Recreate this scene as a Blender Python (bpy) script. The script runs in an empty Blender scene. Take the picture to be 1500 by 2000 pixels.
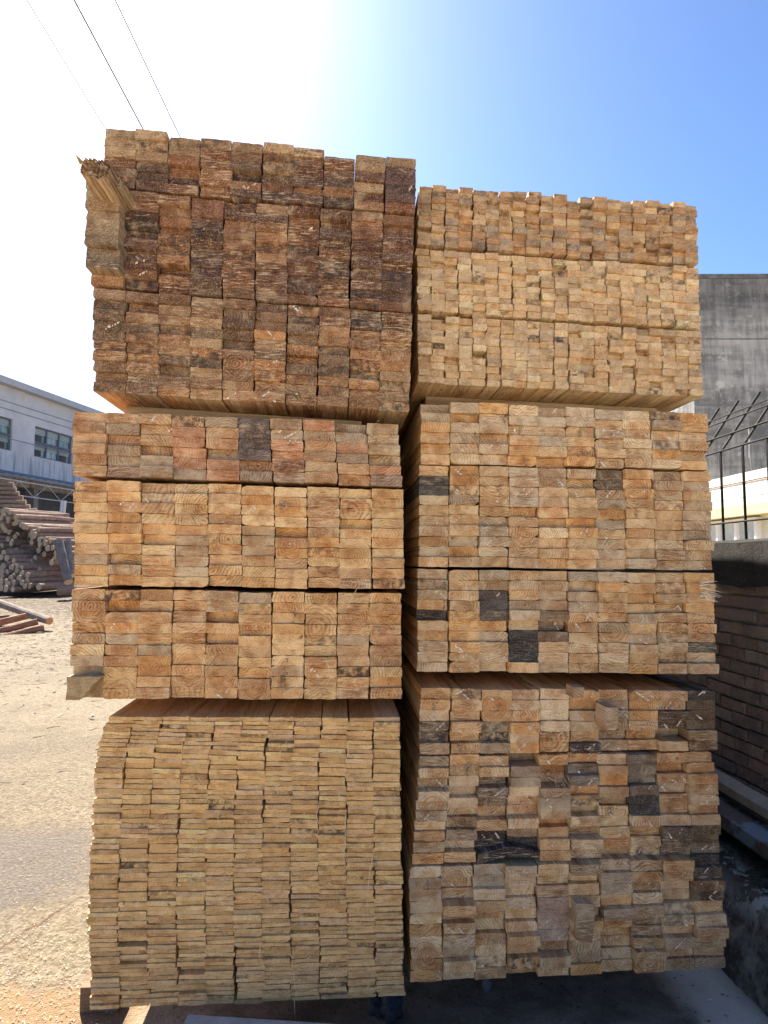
import bpy, math, random
from mathutils import Vector, Matrix, noise

sc = bpy.context.scene
COL = sc.collection
R = math.radians
rnd = random.Random(7)

# ------------------------------------------------------------------ camera
F, YAW, PITCH, H = 1300.0, math.atan(89/1300), math.atan(100/1300), 1.37
cam_d = bpy.data.cameras.new('camera')
cam = bpy.data.objects.new('camera', cam_d); COL.objects.link(cam)
cam_d.sensor_fit = 'HORIZONTAL'; cam_d.sensor_width = 36; cam_d.lens = 36*F/1500
cam_d.clip_start = 0.02; cam_d.clip_end = 2000
cam.location = (0, 0, H)
cam.rotation_euler = (math.pi/2+PITCH, 0, -YAW)
sc.camera = cam
MC = cam.rotation_euler.to_matrix()
def ray(px, py): return MC @ Vector(((px-750)/F, (1000-py)/F, -1))
def at(px, py, Y):                     # a photo point taken to the plane y = Y
    d = ray(px, py); t = Y/d.y
    return Vector((d.x*t, Y, H+d.z*t))

def gpt(px, py):
    d = ray(px, py); t = H/-d.z; return Vector((d.x*t, d.y*t, 0))

# ------------------------------------------------------------------ light
SUN_AZ, SUN_EL = R(-27), R(45)         # azimuth measured from +Y towards +X
w = bpy.data.worlds.new("World"); sc.world = w; w.use_nodes = True
nt = w.node_tree; nt.nodes.clear()
sky = nt.nodes.new('ShaderNodeTexSky'); sky.sky_type = 'NISHITA'; sky.sun_disc = False
sky.sun_elevation = SUN_EL; sky.sun_rotation = SUN_AZ
sky.air_density = 1.0; sky.dust_density = 1.0; sky.ozone_density = 5.0; sky.altitude = 0
bg = nt.nodes.new('ShaderNodeBackground'); bg.inputs['Strength'].default_value = 0.048
wo = nt.nodes.new('ShaderNodeOutputWorld')
m1 = nt.nodes.new('ShaderNodeVectorMath'); m1.operation = 'SCALE'; m1.inputs['Scale'].default_value = 1/4
gm = nt.nodes.new('ShaderNodeGamma'); gm.inputs[1].default_value = 1.25
m2 = nt.nodes.new('ShaderNodeVectorMath'); m2.operation = 'SCALE'; m2.inputs['Scale'].default_value = 4.0
nt.links.new(sky.outputs[0], m1.inputs[0]); nt.links.new(m1.outputs[0], gm.inputs[0]); nt.links.new(gm.outputs[0], m2.inputs[0]); nt.links.new(m2.outputs[0], bg.inputs[0]); nt.links.new(bg.outputs[0], wo.inputs[0])
sl = bpy.data.lights.new('sun', 'SUN'); sl.energy = 4.4; sl.angle = R(0.5); sl.color = (1, .92, .78)
so = bpy.data.objects.new('sun', sl); COL.objects.link(so)
sd = Vector((math.sin(SUN_AZ)*math.cos(SUN_EL), math.cos(SUN_AZ)*math.cos(SUN_EL), math.sin(SUN_EL)))
so.rotation_euler = sd.to_track_quat('Z', 'Y').to_euler(); so.location = (-5, 8, 12)
sc.view_settings.view_transform = 'Standard'; sc.view_settings.look = 'None'
sc.view_settings.gamma = 1; sc.view_settings.exposure = 2.25
sc.render.engine = 'CYCLES'
sc.cycles.max_bounces = 8; sc.cycles.diffuse_bounces = 5

# ------------------------------------------------------------------ helpers
def tag(o, label=None, cat=None, group=None, kind=None):
    if label: o['label'] = label
    if cat: o['category'] = cat
    if group: o['group'] = group
    if kind: o['kind'] = kind
    return o
class MB:
    """collects faces, with material index, tint and ring coordinate per face corner"""
    def __init__(s): s.v = []; s.f = []; s.m = []; s.t = []; s.r = []
    def add(s, vs, fs, m=0, t=(1,1,1,1), r=None):
        b = len(s.v); s.v += [tuple(v) for v in vs]
        s.r += (r if r is not None else [tuple(v) for v in vs])
        for f in fs: s.f.append(tuple(i+b for i in f)); s.m.append(m); s.t.append(t)
    def box(s, lo, hi, m=0, t=(1,1,1,1), M=None):
        x0,y0,z0 = lo; x1,y1,z1 = hi
        vs = [Vector(p) for p in ((x0,y0,z0),(x1,y0,z0),(x1,y1,z0),(x0,y1,z0),(x0,y0,z1),(x1,y0,z1),(x1,y1,z1),(x0,y1,z1))]
        if M: vs = [M @ v for v in vs]
        s.add(vs, [(0,3,2,1),(4,5,6,7),(0,1,5,4),(1,2,6,5),(2,3,7,6),(3,0,4,7)], m, t)
    def tube(s, pts, rad, n=8, m=0, mcap=None, t=(1,1,1,1), jit=0, rg=None):
        pts = [Vector(p) for p in pts]; k = len(pts); rings = []
        rads = rad if isinstance(rad, (list, tuple)) else [rad]*k
        vs = []
        up = Vector((0,0,1))
        for i, p in enumerate(pts):
            d = (pts[min(i+1,k-1)]-pts[max(i-1,0)]).normalized()
            a = d.cross(up if abs(d.z) < .95 else Vector((1,0,0))).normalized(); b = a.cross(d)
            for j in range(n):
                th = 2*math.pi*j/n; rr = rads[i]*(1+(rg.uniform(-jit, jit) if rg else 0))
                vs.append(p+a*math.cos(th)*rr+b*math.sin(th)*rr)
        fs = [(i*n+j, i*n+(j+1)%n, (i+1)*n+(j+1)%n, (i+1)*n+j) for i in range(k-1) for j in range(n)]
        s.add(vs, fs, m, t)
        if mcap is not None:
            for i, o in ((0, 1), (k-1, -1)):
                rr = max(rads[i], 1e-4)
                c = [vs[i*n+j] for j in range(n)]
                rv = [(math.cos(2*math.pi*j/n)*rr, math.sin(2*math.pi*j/n)*rr, pts[0].x) for j in range(n)]
                s.add(c+[pts[i]], [((j, (j+1)%n, n) if o < 0 else ((j+1)%n, j, n)) for j in range(n)], mcap, t, rv+[(0,0,pts[0].x)])
    def build(s, name, mats, parent=None, loc=None, smooth=False):
        me = bpy.data.meshes.new(name); me.from_pydata(s.v, [], s.f)
        for m in (mats if isinstance(mats, (list, tuple)) else [mats]): me.materials.append(m)
        me.polygons.foreach_set('material_index', s.m)
        a = me.attributes.new('tint', 'FLOAT_COLOR', 'FACE')
        a.data.foreach_set('color', [c for t in s.t for c in (tuple(t)+(1,))[:4]])
        a = me.attributes.new('ring', 'FLOAT_VECTOR', 'POINT')
        a.data.foreach_set('vector', [c for t in s.r for c in t])
        if smooth: me.polygons.foreach_set('use_smooth', [True]*len(s.f))
        me.update()
        o = bpy.data.objects.new(name, me); COL.objects.link(o)
        if parent: o.parent = parent
        if loc is not None: o.location = loc
        return o
def empty(name, loc=(0,0,0)):
    o = bpy.data.objects.new(name, None); COL.objects.link(o); o.location = loc; o.empty_display_size = .1
    return o
def rng(seed): return random.Random(seed)

# ------------------------------------------------------------------ materials
class NT:
    def __init__(s, name):
        s.m = bpy.data.materials.new(name); s.m.use_nodes = True; s.t = s.m.node_tree
        s.b = s.t.nodes['Principled BSDF']
    def n(s, typ, **kw):
        x = s.t.nodes.new(typ)
        for k, v in kw.items():
            if k.startswith('i_'):
                key = k[2:]; key = int(key) if key.isdigit() else key.replace('_', ' ')
                x.inputs[key].default_value = v
            else: setattr(x, k, v)
        return x
    def l(s, a, b): s.t.links.new(a, b)
    def math(s, op, a, b=None, c=None, clamp=False):
        x = s.n('ShaderNodeMath', operation=op, use_clamp=clamp)
        for i, v in enumerate((a, b, c)):
            if v is None: continue
            if isinstance(v, (int, float)): x.inputs[i].default_value = v
            else: s.l(v, x.inputs[i])
        return x.outputs[0]
    def mix(s, fac, a, b, mode='MIX'):
        x = s.n('ShaderNodeMix', data_type='RGBA', blend_type=mode)
        for i, v in ((0, fac), (6, a), (7, b)):
            if isinstance(v, (int, float)): x.inputs[i].default_value = v
            elif isinstance(v, tuple): x.inputs[i].default_value = (v+(1,))[:4]
            else: s.l(v, x.inputs[i])
        return x.outputs[2]
    def noise(s, vec, scale, detail=3, rough=.55, dist=0):
        x = s.n('ShaderNodeTexNoise', i_Scale=scale, i_Detail=detail, i_Roughness=rough, i_Distortion=dist)
        if vec is not None: s.l(vec, x.inputs['Vector'])
        return x
    def map(s, v, a, b, c=0., d=1.):
        x = s.n('ShaderNodeMapRange'); x.clamp = True
        s.l(v, x.inputs[0])
        for i, k in enumerate((a, b, c, d)): x.inputs[i+1].default_value = k
        return x.outputs[0]
    def vm(s, op, a, b=None, sc_=None):
        x = s.n('ShaderNodeVectorMath', operation=op)
        for i, v in enumerate((a, b)):
            if v is None: continue
            if isinstance(v, tuple): x.inputs[i].default_value = v
            else: s.l(v, x.inputs[i])
        if sc_ is not None: x.inputs['Scale'].default_value = sc_
        return x.outputs[0]
    def bump(s, h, strength=.5, dist=.002):
        x = s.n('ShaderNodeBump', i_Strength=strength, i_Distance=dist); s.l(h, x.inputs['Height'])
        s.l(x.outputs[0], s.b.inputs['Normal'])
    def fin(s, col, rough=.8, spec=.3):
        if isinstance(col, tuple): s.b.inputs['Base Color'].default_value = (col+(1,))[:4]
        else: s.l(col, s.b.inputs['Base Color'])
        if isinstance(rough, (int, float)): s.b.inputs['Roughness'].default_value = rough
        else: s.l(rough, s.b.inputs['Roughness'])
        s.b.inputs['Specular IOR Level'].default_value = spec
        return s.m

def wood(name, ring_sp=.006, ring_amt=.6, heart=.45, grime=.5, flake=.5, bump=.5, bscale=1., streak=.5):
    """solid sawn pine: growth rings around the pith of its log, read on ends and faces alike"""
    k = NT(name)
    rg = k.n('ShaderNodeAttribute', attribute_name='ring').outputs['Vector']
    ti = k.n('ShaderNodeAttribute', attribute_name='tint')
    tint, mould = ti.outputs['Color'], ti.outputs['Alpha']
    big = k.noise(rg, 22, 2); fine = k.noise(rg, 190, 2)
    d1 = k.vm('SCALE', k.vm('SUBTRACT', big.outputs['Color'], (.5,.5,.5)), None, .034)
    d2 = k.vm('SCALE', k.vm('SUBTRACT', fine.outputs['Color'], (.5,.5,.5)), None, .004)
    v = k.vm('ADD', k.vm('ADD', rg, d1), d2)
    flat = k.vm('MULTIPLY', v, (1,1,0))
    ln = k.n('ShaderNodeVectorMath', operation='LENGTH'); k.l(flat, ln.inputs[0])
    r = ln.outputs['Value']
    sz = k.n('ShaderNodeSeparateXYZ'); k.l(rg, sz.inputs[0]); cz_ = k.n('ShaderNodeCombineXYZ'); k.l(sz.outputs[2], cz_.inputs[2])
    lognz = k.noise(cz_.outputs[0], .55, 1); la, lb, lc = (lognz.outputs[0], None, None)
    lsep = k.n('ShaderNodeSeparateColor'); k.l(lognz.outputs['Color'], lsep.inputs[0]); lb, lc = lsep.outputs[1], lsep.outputs[2]
    ph = k.math('MULTIPLY', k.math('MULTIPLY', r, k.map(la, .3, .7, .55, 1.7)), 2*math.pi/ring_sp)
    wv = k.math('MULTIPLY_ADD', k.math('SINE', ph), .5, .5)
    wv = k.math('POWER', wv, 2.2)
    amp = k.map(k.noise(rg, 35, 2).outputs[0], .35, .65, .3, 1.)
    ringm = k.math('MULTIPLY', k.math('MULTIPLY', wv, amp), k.math('MULTIPLY', k.map(lb, .36, .60, .28, 1.), ring_amt))
    c = k.mix(ringm, tint, k.mix(1., tint, (.42,.33,.28), 'MULTIPLY'))
    hm = k.math('MULTIPLY', k.map(r, .040, .032, 0, 1), heart)
    c = k.mix(hm, c, k.mix(1., c, (.78,.58,.42), 'MULTIPLY'))
    # soft tan and brown cloud stains, a dark pith, small knots
    cl = k.noise(rg, 16, 4, .6, .6)
    c = k.mix(k.map(cl.outputs[0], .47, .62, 0, .65), c, k.mix(1., c, (.66,.52,.42), 'MULTIPLY'))
    c = k.mix(k.map(cl.outputs[0], .44, .32, 0, .6), c, k.mix(.5, c, (.78,.60,.36)))
    c = k.mix(k.map(r, .0022, .0010, 0, .7), c, (.10,.055,.03))
    vo = k.n('ShaderNodeTexVoronoi', i_Scale=9.); k.l(v, vo.inputs['Vector'])
    c = k.mix(k.map(vo.outputs['Distance'], .055, .030, 0, .75), c, (.12,.065,.035))
    # saw streaks across the end, at an angle that follows the log
    mp = k.n('ShaderNodeMapping'); mp.inputs['Rotation'].default_value = (0,0,.65); mp.inputs['Scale'].default_value = (28,240,1)
    k.l(rg, mp.inputs[0])
    sn = k.noise(mp.outputs[0], 1., 3, .6)
    stk = k.math('MULTIPLY', k.map(lc, .42, .60, .15, 1.6), streak)
    sm = k.math('MULTIPLY', k.map(sn.outputs[0], .54, .68), stk)
    c = k.mix(sm, c, k.mix(.75, c, (.72,.56,.38), 'MIX'))
    sm2 = k.math('MULTIPLY', k.map(sn.outputs[0], .45, .32), stk)
    c = k.mix(sm2, c, k.mix(1., c, (.62,.50,.42), 'MULTIPLY'))
    # flakes and fibres
    fl = k.noise(rg, 260, 4, .7)
    c = k.mix(k.map(fl.outputs[0], .52, .68, 0, flake), c, k.mix(.6, c, (.80,.64,.42)))
    c = k.mix(k.map(fl.outputs[0], .46, .34, 0, flake), c, k.mix(1., c, (.5,.4,.33), 'MULTIPLY'))
    # grime and blue stain
    gn = k.noise(rg, 30, 4, .65)
    gm = k.math('MULTIPLY', k.map(gn.outputs[0], .5, .66), grime)
    c = k.mix(gm, c, k.mix(1., c, (.60,.51,.43), 'MULTIPLY'))
    mn = k.noise(rg, 48, 4, .7)
    mm = k.math('MULTIPLY', k.map(mn.outputs[0], .44, .60), mould, clamp=True)
    c = k.mix(mm, c, (.035,.030,.028))
    hgt = k.math('ADD', k.math('MULTIPLY', fl.outputs[0], 1.), k.math('ADD', k.math('MULTIPLY', sn.outputs[0], .8), k.math('MULTIPLY', wv, -.25)))
    k.bump(hgt, bump, .0028*bscale)
    return k.fin(c, .85, .2)
M_plank = wood('wood_plank', .0085, 1., .6, .55, .45, .6, 1., .6)
M_dark = wood('wood_weathered', .0095, 1., .4, .75, .75, .9, 1.2, .75)
M_batten = wood('wood_batten', .004, .25, .1, .5, .95, 1., 1.4, .3)
M_slat = wood('wood_slat', .004, .25, .1, .3, .75, .9, 1.2, .3)

def simple(name, c1, c2, scale=8, bump=.4, rough=.85, dist=.01, detail=6, spots=None):
    k = NT(name); tc = k.n('ShaderNodeTexCoord').outputs['Object']
    a = k.noise(tc, scale, detail, .65); b = k.noise(tc, scale*7, 4, .6)
    f = k.math('ADD', k.math('MULTIPLY', a.outputs[0], .65), k.math('MULTIPLY', b.outputs[0], .35))
    c = k.mix(k.map(f, .36, .64), c1, c2)
    if spots:
        s3 = k.noise(tc, spots[1], 4, .7)
        c = k.mix(k.map(s3.outputs[0], spots[2], spots[2]+.05), c, spots[0])
    k.bump(f, bump, dist)
    return k.fin(c, rough)

# ------------------------------------------------------------------ ground
def gz(x, y):
    t = max(0., y-9.)
    return .034*t if t < 20 else .68
def ground_mat():
    k = NT('yard_ground'); tc = k.n('ShaderNodeTexCoord').outputs['Object']
    sep = k.n('ShaderNodeSeparateXYZ'); k.l(tc, sep.inputs[0])
    X, Y = sep.outputs[0], sep.outputs[1]
    n1 = k.noise(tc, 1.3, 5, .6); n2 = k.noise(tc, 60, 5, .7); n3 = k.noise(tc, 9, 5, .65)
    n4 = k.noise(tc, 170, 3, .7)
    # sawdust trodden over concrete
    fk = k.noise(tc, 24, 5, .75)
    saw = k.mix(k.map(k.math('ADD', k.math('MULTIPLY', n2.outputs[0], .55), k.math('MULTIPLY', fk.outputs[0], .45)), .42, .58), (.105,.083,.055), (.28,.235,.168))
    saw = k.mix(k.map(n3.outputs[0], .42, .66, 0, .45), saw, (.17,.13,.088))
    st_ = k.noise(tc, .7, 5, .65)
    saw = k.mix(k.map(st_.outputs[0], .46, .62, 0, .6), saw, k.mix(1., saw, (.62,.60,.60), 'MULTIPLY'))
    conc = k.mix(k.map(n3.outputs[0], .35, .65), (.30,.24,.175), (.58,.475,.36))
    conc = k.mix(k.map(n4.outputs[0], .6, .7, 0, .5), conc, (.4,.38,.36))
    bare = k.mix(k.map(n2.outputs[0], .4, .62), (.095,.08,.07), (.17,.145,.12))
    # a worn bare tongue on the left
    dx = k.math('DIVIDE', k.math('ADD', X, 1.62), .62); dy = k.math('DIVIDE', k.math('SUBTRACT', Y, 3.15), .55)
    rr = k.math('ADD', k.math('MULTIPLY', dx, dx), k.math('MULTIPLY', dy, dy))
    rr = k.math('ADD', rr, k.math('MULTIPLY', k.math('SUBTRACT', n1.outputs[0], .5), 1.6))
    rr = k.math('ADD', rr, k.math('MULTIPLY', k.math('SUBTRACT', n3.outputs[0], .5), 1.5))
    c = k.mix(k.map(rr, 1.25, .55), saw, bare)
    # damp brown wash beside it
    dx = k.math('DIVIDE', k.math('ADD', X, .95), .5); dy = k.math('DIVIDE', k.math('SUBTRACT', Y, 2.15), .2)
    rw = k.math('ADD', k.math('MULTIPLY', dx, dx), k.math('MULTIPLY', dy, dy))
    rw = k.math('ADD', rw, k.math('MULTIPLY', k.math('SUBTRACT', n3.outputs[0], .5), 2.2))
    c = k.mix(k.map(rw, 1.1, .5, 0, .8), c, (.24,.155,.085))
    # bare concrete under and right of the stacks
    e = k.math('ADD', X, k.math('MULTIPLY', k.math('SUBTRACT', n1.outputs[0], .5), .35))
    c = k.mix(k.math('MULTIPLY', k.map(e, -.62, -.45), k.map(Y, .2, .9)), c, conc)
    c = k.mix(k.map(Y, .8, .0), c, (.62,.52,.38))  # unseen ground behind the camera, made paler to bounce fill onto the stacks
    # pale dry strip along the ledge
    p = k.math('ADD', X, k.math('MULTIPLY', k.math('SUBTRACT', n3.outputs[0], .5), .16))
    c = k.mix(k.math('MULTIPLY', k.map(p, 1.03, 1.10), k.map(p, 1.34, 1.24)), c, (.85,.72,.56))
    # bark dust round the log piles
    f = k.math('ADD', Y, k.math('MULTIPLY', k.math('SUBTRACT', n1.outputs[0], .5), 6))
    bark = k.mix(k.map(k.noise(tc, 7, 5, .7).outputs[0], .42, .6), (.055,.044,.036), (.20,.155,.11))
    c = k.mix(k.map(f, 12.5, 17.5), c, bark)
    c = k.mix(k.map(Y, 60, 90), c, (.3,.27,.24))
    # one wandering crack between slabs
    ck = k.noise(tc, 3.2, 4, .6)
    line = k.math('ABSOLUTE', k.math('ADD', k.math('ADD', k.math('MULTIPLY', k.math('SUBTRACT', Y, 2.72), .55), k.math('MULTIPLY', k.math('ADD', X, 1.13), -1.)), k.math('MULTIPLY', k.math('SUBTRACT', ck.outputs[0], .5), .22)))
    cm = k.math('MULTIPLY', k.map(line, .011, .003), k.math('MULTIPLY', k.map(Y, 3.0, 2.8), k.map(Y, 1.9, 2.0)))
    c = k.mix(k.math('MULTIPLY', cm, .85), c, (.10,.06,.04))
    wob = k.math('MULTIPLY', k.math('SUBTRACT', n1.outputs[0], .5), .10)
    for (pa, pb, wd) in (((0,1300),(135,1256),.012), ((0,1322),(182,1325),.010), ((0,1478),(120,1540),.006), ((0,1820),(150,1690),.006)):
        A, B = gpt(*pa), gpt(*pb); d = (B-A).normalized(); nx_, ny_ = -d.y, d.x; c0 = -(A.x*nx_+A.y*ny_)
        dist = k.math('ABSOLUTE', k.math('ADD', k.math('ADD', k.math('MULTIPLY', X, nx_), k.math('MULTIPLY', Y, ny_)), k.math('ADD', wob, c0)))
        al = k.math('ADD', k.math('MULTIPLY', X, d.x), k.math('MULTIPLY', Y, d.y)); a0 = A.dot(d)-6; a1 = B.dot(d)+.8
        mm = k.math('MULTIPLY', k.map(dist, wd, wd*.3), k.math('MULTIPLY', k.math('GREATER_THAN', al, a0), k.math('LESS_THAN', al, a1)))
        c = k.mix(k.math('MULTIPLY', mm, k.map(n3.outputs[0], .35, .6, .3, .8)), c, (.11,.085,.06))
    wet = k.noise(tc, 2.2, 6, .7)
    c = k.mix(k.map(wet.outputs[0], .56, .66, 0, .35), c, k.mix(1., c, (.6,.55,.5), 'MULTIPLY'))
    h = k.math('ADD', k.math('MULTIPLY', n2.outputs[0], 1.4), k.math('ADD', k.math('MULTIPLY', n4.outputs[0], .6), k.math('MULTIPLY', n3.outputs[0], 1.5)))
    k.bump(h, .9, .010)
    return k.fin(c, .9, .15)
def ground():
    mb = MB()
    xs = [-300,-150,-80,-40,-25,-15,-10,-7,-5]+[-4+.5*i for i in range(17)]+[5,7,10,15,25,40,80,150,300]
    ys = [-60,-20,-8,-4,-2,-1]+[0+.5*i for i in range(13)]+[7,8,9,10,12,14,16,18,20,22,25,29,35,45,70,120,250,600]
    vs = [(x, y, gz(x, y)) for y in ys for x in xs]; n = len(xs)
    fs = [(j*n+i, j*n+i+1, (j+1)*n+i+1, (j+1)*n+i) for j in range(len(ys)-1) for i in range(n-1)]
    mb.add(vs, fs)
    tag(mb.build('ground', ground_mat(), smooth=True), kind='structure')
ground()

# ------------------------------------------------------------------ timber packs
DL, DR, LEN = 1.93, 2.02, 3.0
ORD = 'first second third fourth fifth sixth seventh eighth ninth tenth eleventh twelfth thirteenth fourteenth fifteenth sixteenth seventeenth eighteenth nineteenth twentieth'.split()
TENS = {20:'twenty',30:'thirty',40:'forty',50:'fifty',60:'sixty'}
def ordi(n):                               # 0-based
    n += 1
    if n <= 20: return ORD[n-1]
    if n % 10 == 0: return {30:'thirtieth',40:'fortieth',50:'fiftieth',60:'sixtieth'}[n]
    return TENS[n//10*10]+'-'+ORD[n%10-1]
def clampc(c): return tuple(max(.01, min(.9, x)) for x in c)
def shade_word(t):
    l = .3*t[0]+.6*t[1]+.1*t[2]; sat = t[0]/max(t[2], .01)
    if l < .07: return 'blackish'
    if l < .14: return 'dark brown' if sat > 1.9 else 'dark grey'
    if l < .24: return 'reddish brown' if sat > 3 else 'greyish brown'
    if l < .33: return 'orange tan' if sat > 3 else 'tan'
    return 'pale yellow'

def piece(mb, cx, cz, wd, ht, y0, rc, tint, rg, nx=6, nz=3, rot=0., length=LEN, rough=.0012, torn=0., tilt=None, chip=.03, mould=0., fuzz=0, org=(0,0,0)):
    """one sawn length: front end at y0, running back along +Y. org: object origin, rc: pith of its log in x,z"""
    tl = tilt or (rg.uniform(-.03,.03), rg.uniform(-.06,.06))
    cr, sr = math.cos(rot), math.sin(rot)
    cut = {}
    for k in ((0,0),(0,1),(1,0),(1,1)):
        if rg.random() < chip: cut[k] = (rg.uniform(.05,.2)*wd, rg.uniform(.15,.5)*ht)
    def P(i, j, front=True):
        u = i/nx; v = j/nz
        x = (u-.5)*wd; z = (v-.5)*ht
        edge = i in (0,nx) or j in (0,nz)
        if edge:
            x += rg.uniform(-rough, rough)*(1 if i in (0,nx) else .3); z += rg.uniform(-rough, rough)*(.8 if j in (0,nz) else .3)
            kk = (0 if i == 0 else 1, 0 if j == 0 else 1)
            if i in (0,nx) and j in (0,nz):
                b = min(wd, ht)*.012
                x -= math.copysign(b, x); z -= math.copysign(b, z)
                if kk in cut:
                    x -= math.copysign(cut[kk][0], x)*.3; z -= math.copysign(cut[kk][1], z)*.3
        y = y0 + tl[0]*x + tl[1]*z + rg.uniform(-.6,.6)*rough*(1.3 if not edge else 1)
        if torn:
            y += torn*(abs(math.sin(i*1.7+cx*50))*.5 + rg.uniform(0,1)*.7)
        return (x*cr - z*sr, y, x*sr + z*cr)
    G = [[P(i, j) for i in range(nx+1)] for j in range(nz+1)]
    def W(p): return (p[0]+cx-org[0], p[1]-org[1], p[2]+cz-org[2])
    def RG(p): return (p[0]+cx-rc[0], p[2]+cz-rc[1], p[1]*.08+rc[2])
    vs = [p for row in G for p in row]
    n = nx+1
    fs = [(j*n+i, j*n+i+1, (j+1)*n+i+1, (j+1)*n+i) for j in range(nz) for i in range(nx)]
    T = tuple(tint[:3])+(mould,)
    mb.add([W(p) for p in vs], fs, 0, T, [RG(p) for p in vs])
    # body: outline loop taken back
    loop = [G[0][i] for i in range(nx+1)]+[G[j][nx] for j in range(1, nz+1)]+[G[nz][i] for i in range(nx-1, -1, -1)]+[G[j][0] for j in range(nz-1, 0, -1)]
    L = len(loop); yb = y0+length
    back = []
    for p in loop: back.append((p[0], yb, p[2]))
    vs = loop+back
    fs = [(k, k+L, (k+1) % L+L, (k+1) % L) for k in range(L)] + [tuple(range(L, 2*L))]
    ts = clampc((tint[0]*1.05+.08, tint[1]*1.05+.06, tint[2]+.035))+(mould*.5,)
    mb.add([W(p) for p in vs], fs, 0, ts, [RG(p) for p in vs])
    # pale torn fibres lying on the cut
    for q in range(fuzz):
        a = rg.uniform(.5,1.1)*rg.choice((1,1,-1)); s0 = rg.uniform(-.35,.35)*wd; z0 = rg.uniform(-.35,.35)*ht
        for h in range(rg.randint(5,15) if ht > .02 else rg.randint(2,5)):
            x = s0+math.cos(a)*h*.0042; z = z0+math.sin(a)*h*.0042
            if abs(x) > wd*.47 or abs(z) > ht*(.45 if ht > .02 else 1.3): break
            if rg.random() < .3: continue
            ww = rg.uniform(.0011,.0023) if ht > .02 else rg.uniform(.0006,.0012); hh = rg.uniform(.002,.0036); aa = a+rg.uniform(.3,.9)
            dx, dz = math.cos(aa)*hh, math.sin(aa)*hh; ex, ez = -math.sin(aa)*ww, math.cos(aa)*ww
            yy = y0-.0012; yt = y0-rg.uniform(.002,.004)
            q4 = [(x-dx-ex,yy,z-dz-ez),(x+dx-ex,yt,z+dz-ez),(x+dx+ex,yt,z+dz+ez),(x-dx+ex,yy,z-dz+ez)]
            q4 = [(p[0]*cr-p[2]*sr, p[1], p[0]*sr+p[2]*cr) for p in q4]
            mb.add([W(p) for p in q4], [(0,1,2,3)], 0, ((.86,.80,.70,0) if ht > .02 else (.70,.56,.34,0)), [(.05+x, .05+z, 3)]*4)

CELLS = {}; KB = 1.35
def subpack(pid, D, TL, TR, BL, BR, rows, cols, pal, name, cat, where, group, mat, seed, row0=0, stuff_rows=(), protr=.006, special=None,
            logs=True, rough=.0012, gap=.0020, zgap=.45, nx=6, nz=3, fuzzp=0., mouldp=.1, rowjit=.10, coljit=.06, edge=None, word='plank', cword='column', stuff=None):
    rg = rng(seed)
    P = [at(*TL, D), at(*TR, D), at(*BL, D), at(*BR, D)]
    def Q(u, v): return (P[0]*(1-u)+P[1]*u)*(1-v)+(P[2]*(1-u)+P[3]*u)*v
    for c in range(cols):
        hs = [1+rg.uniform(-rowjit, rowjit) for _ in range(rows)]; S = sum(hs); acc = 0
        off = rg.uniform(-.08,.08)/rows
        runs = []
        while len(runs) < rows:
            kk = rg.choice((1,1,2,3,4,4)) if logs else 1
            runs += [(len(runs), kk)]*kk
        rc = {}; drift = 0
        for r in range(rows):
            v0 = acc/S+off; acc += hs[r]; v1 = acc/S+off
            drift = drift*.8 + rg.uniform(-coljit, coljit)
            j0 = rg.uniform(-coljit, coljit)*.5+drift*.5
            u0, u1 = (c+j0)/cols, (c+1+j0)/cols
            if edge and c == 0:
                e = edge((v0+v1)/2)/cols; u0 += e; u1 += e
            a, b = Q(u0, (v0+v1)/2), Q(u1, (v0+v1)/2); t, bt = Q((u0+u1)/2, v0), Q((u0+u1)/2, v1)
            wd = (b-a).length-gap; ht = (t-bt).length-gap*zgap
            cx, cz = (a.x+b.x)/2, (t.z+bt.z)/2
            rot = math.atan2(b.z-a.z, b.x-a.x)+rg.uniform(-.008,.008)
            run = runs[r]
            if run not in rc:
                mid = Q((c+.5)/cols, (run[0]+run[1]/2)/rows)
                if rg.random() < .62 and logs: px, pz = mid.x+rg.uniform(-.012,.012), mid.z+rg.uniform(-.01,.01)
                else:
                    th = rg.uniform(0, 6.28); dd = rg.uniform(.04,.11); px, pz = mid.x+math.cos(th)*dd, mid.z+math.sin(th)*dd
                rc[run] = ((px, pz, rg.uniform(0, 40)), pal(rg, (c+.5)/cols, (run[0]+.5)/rows))
            pith, base = rc[run]
            if rg.random() < .35: base = pal(rg, (c+.5)/cols, (r+.5)/rows)
            jt = rg.uniform(.88,1.16)*KB; base = clampc(tuple(x*jt for x in base))
            y0 = D + rg.gauss(0, protr)
            if rg.random() < (.025 if pid == 'L3' else .06): y0 += rg.uniform(.01,.035)*(protr/.006)**.5
            mould = rg.uniform(.3,.9) if rg.random() < mouldp else 0
            sp = special(r, c) if special else None
            kw = {}
            if sp:
                if sp.get('skip'): continue
                if 't' in sp: base = sp['t']
                if 'y' in sp: y0 = D+sp['y']
                kw = sp.get('kw', {}); mould = sp.get('m', mould)
            fz = rg.randint(1,2) if rg.random() < fuzzp else 0
            rr = r+row0
            if rr in stuff_rows:
                piece(stuff, cx, cz, wd, ht, y0, pith, base, rg, nx, nz, rot, rough=rough, mould=mould, fuzz=fz, **kw)
                continue
            org = (cx, y0+LEN/2, cz-ht/2)
            mb = MB(); piece(mb, cx, cz, wd, ht, y0, pith, base, rg, nx, nz, rot, rough=rough, mould=mould, fuzz=fz, org=org, **kw)
            o = mb.build(name, mat, loc=org)
            lab = '%s %s in %s row down, %s %s, %s' % (shade_word(base), word, ordi(rr), ordi(c), cword, where)
            tag(o, lab, cat, group)
            CELLS[(pid, rr, c)] = (o, cx, cz, wd, ht, y0)

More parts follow.
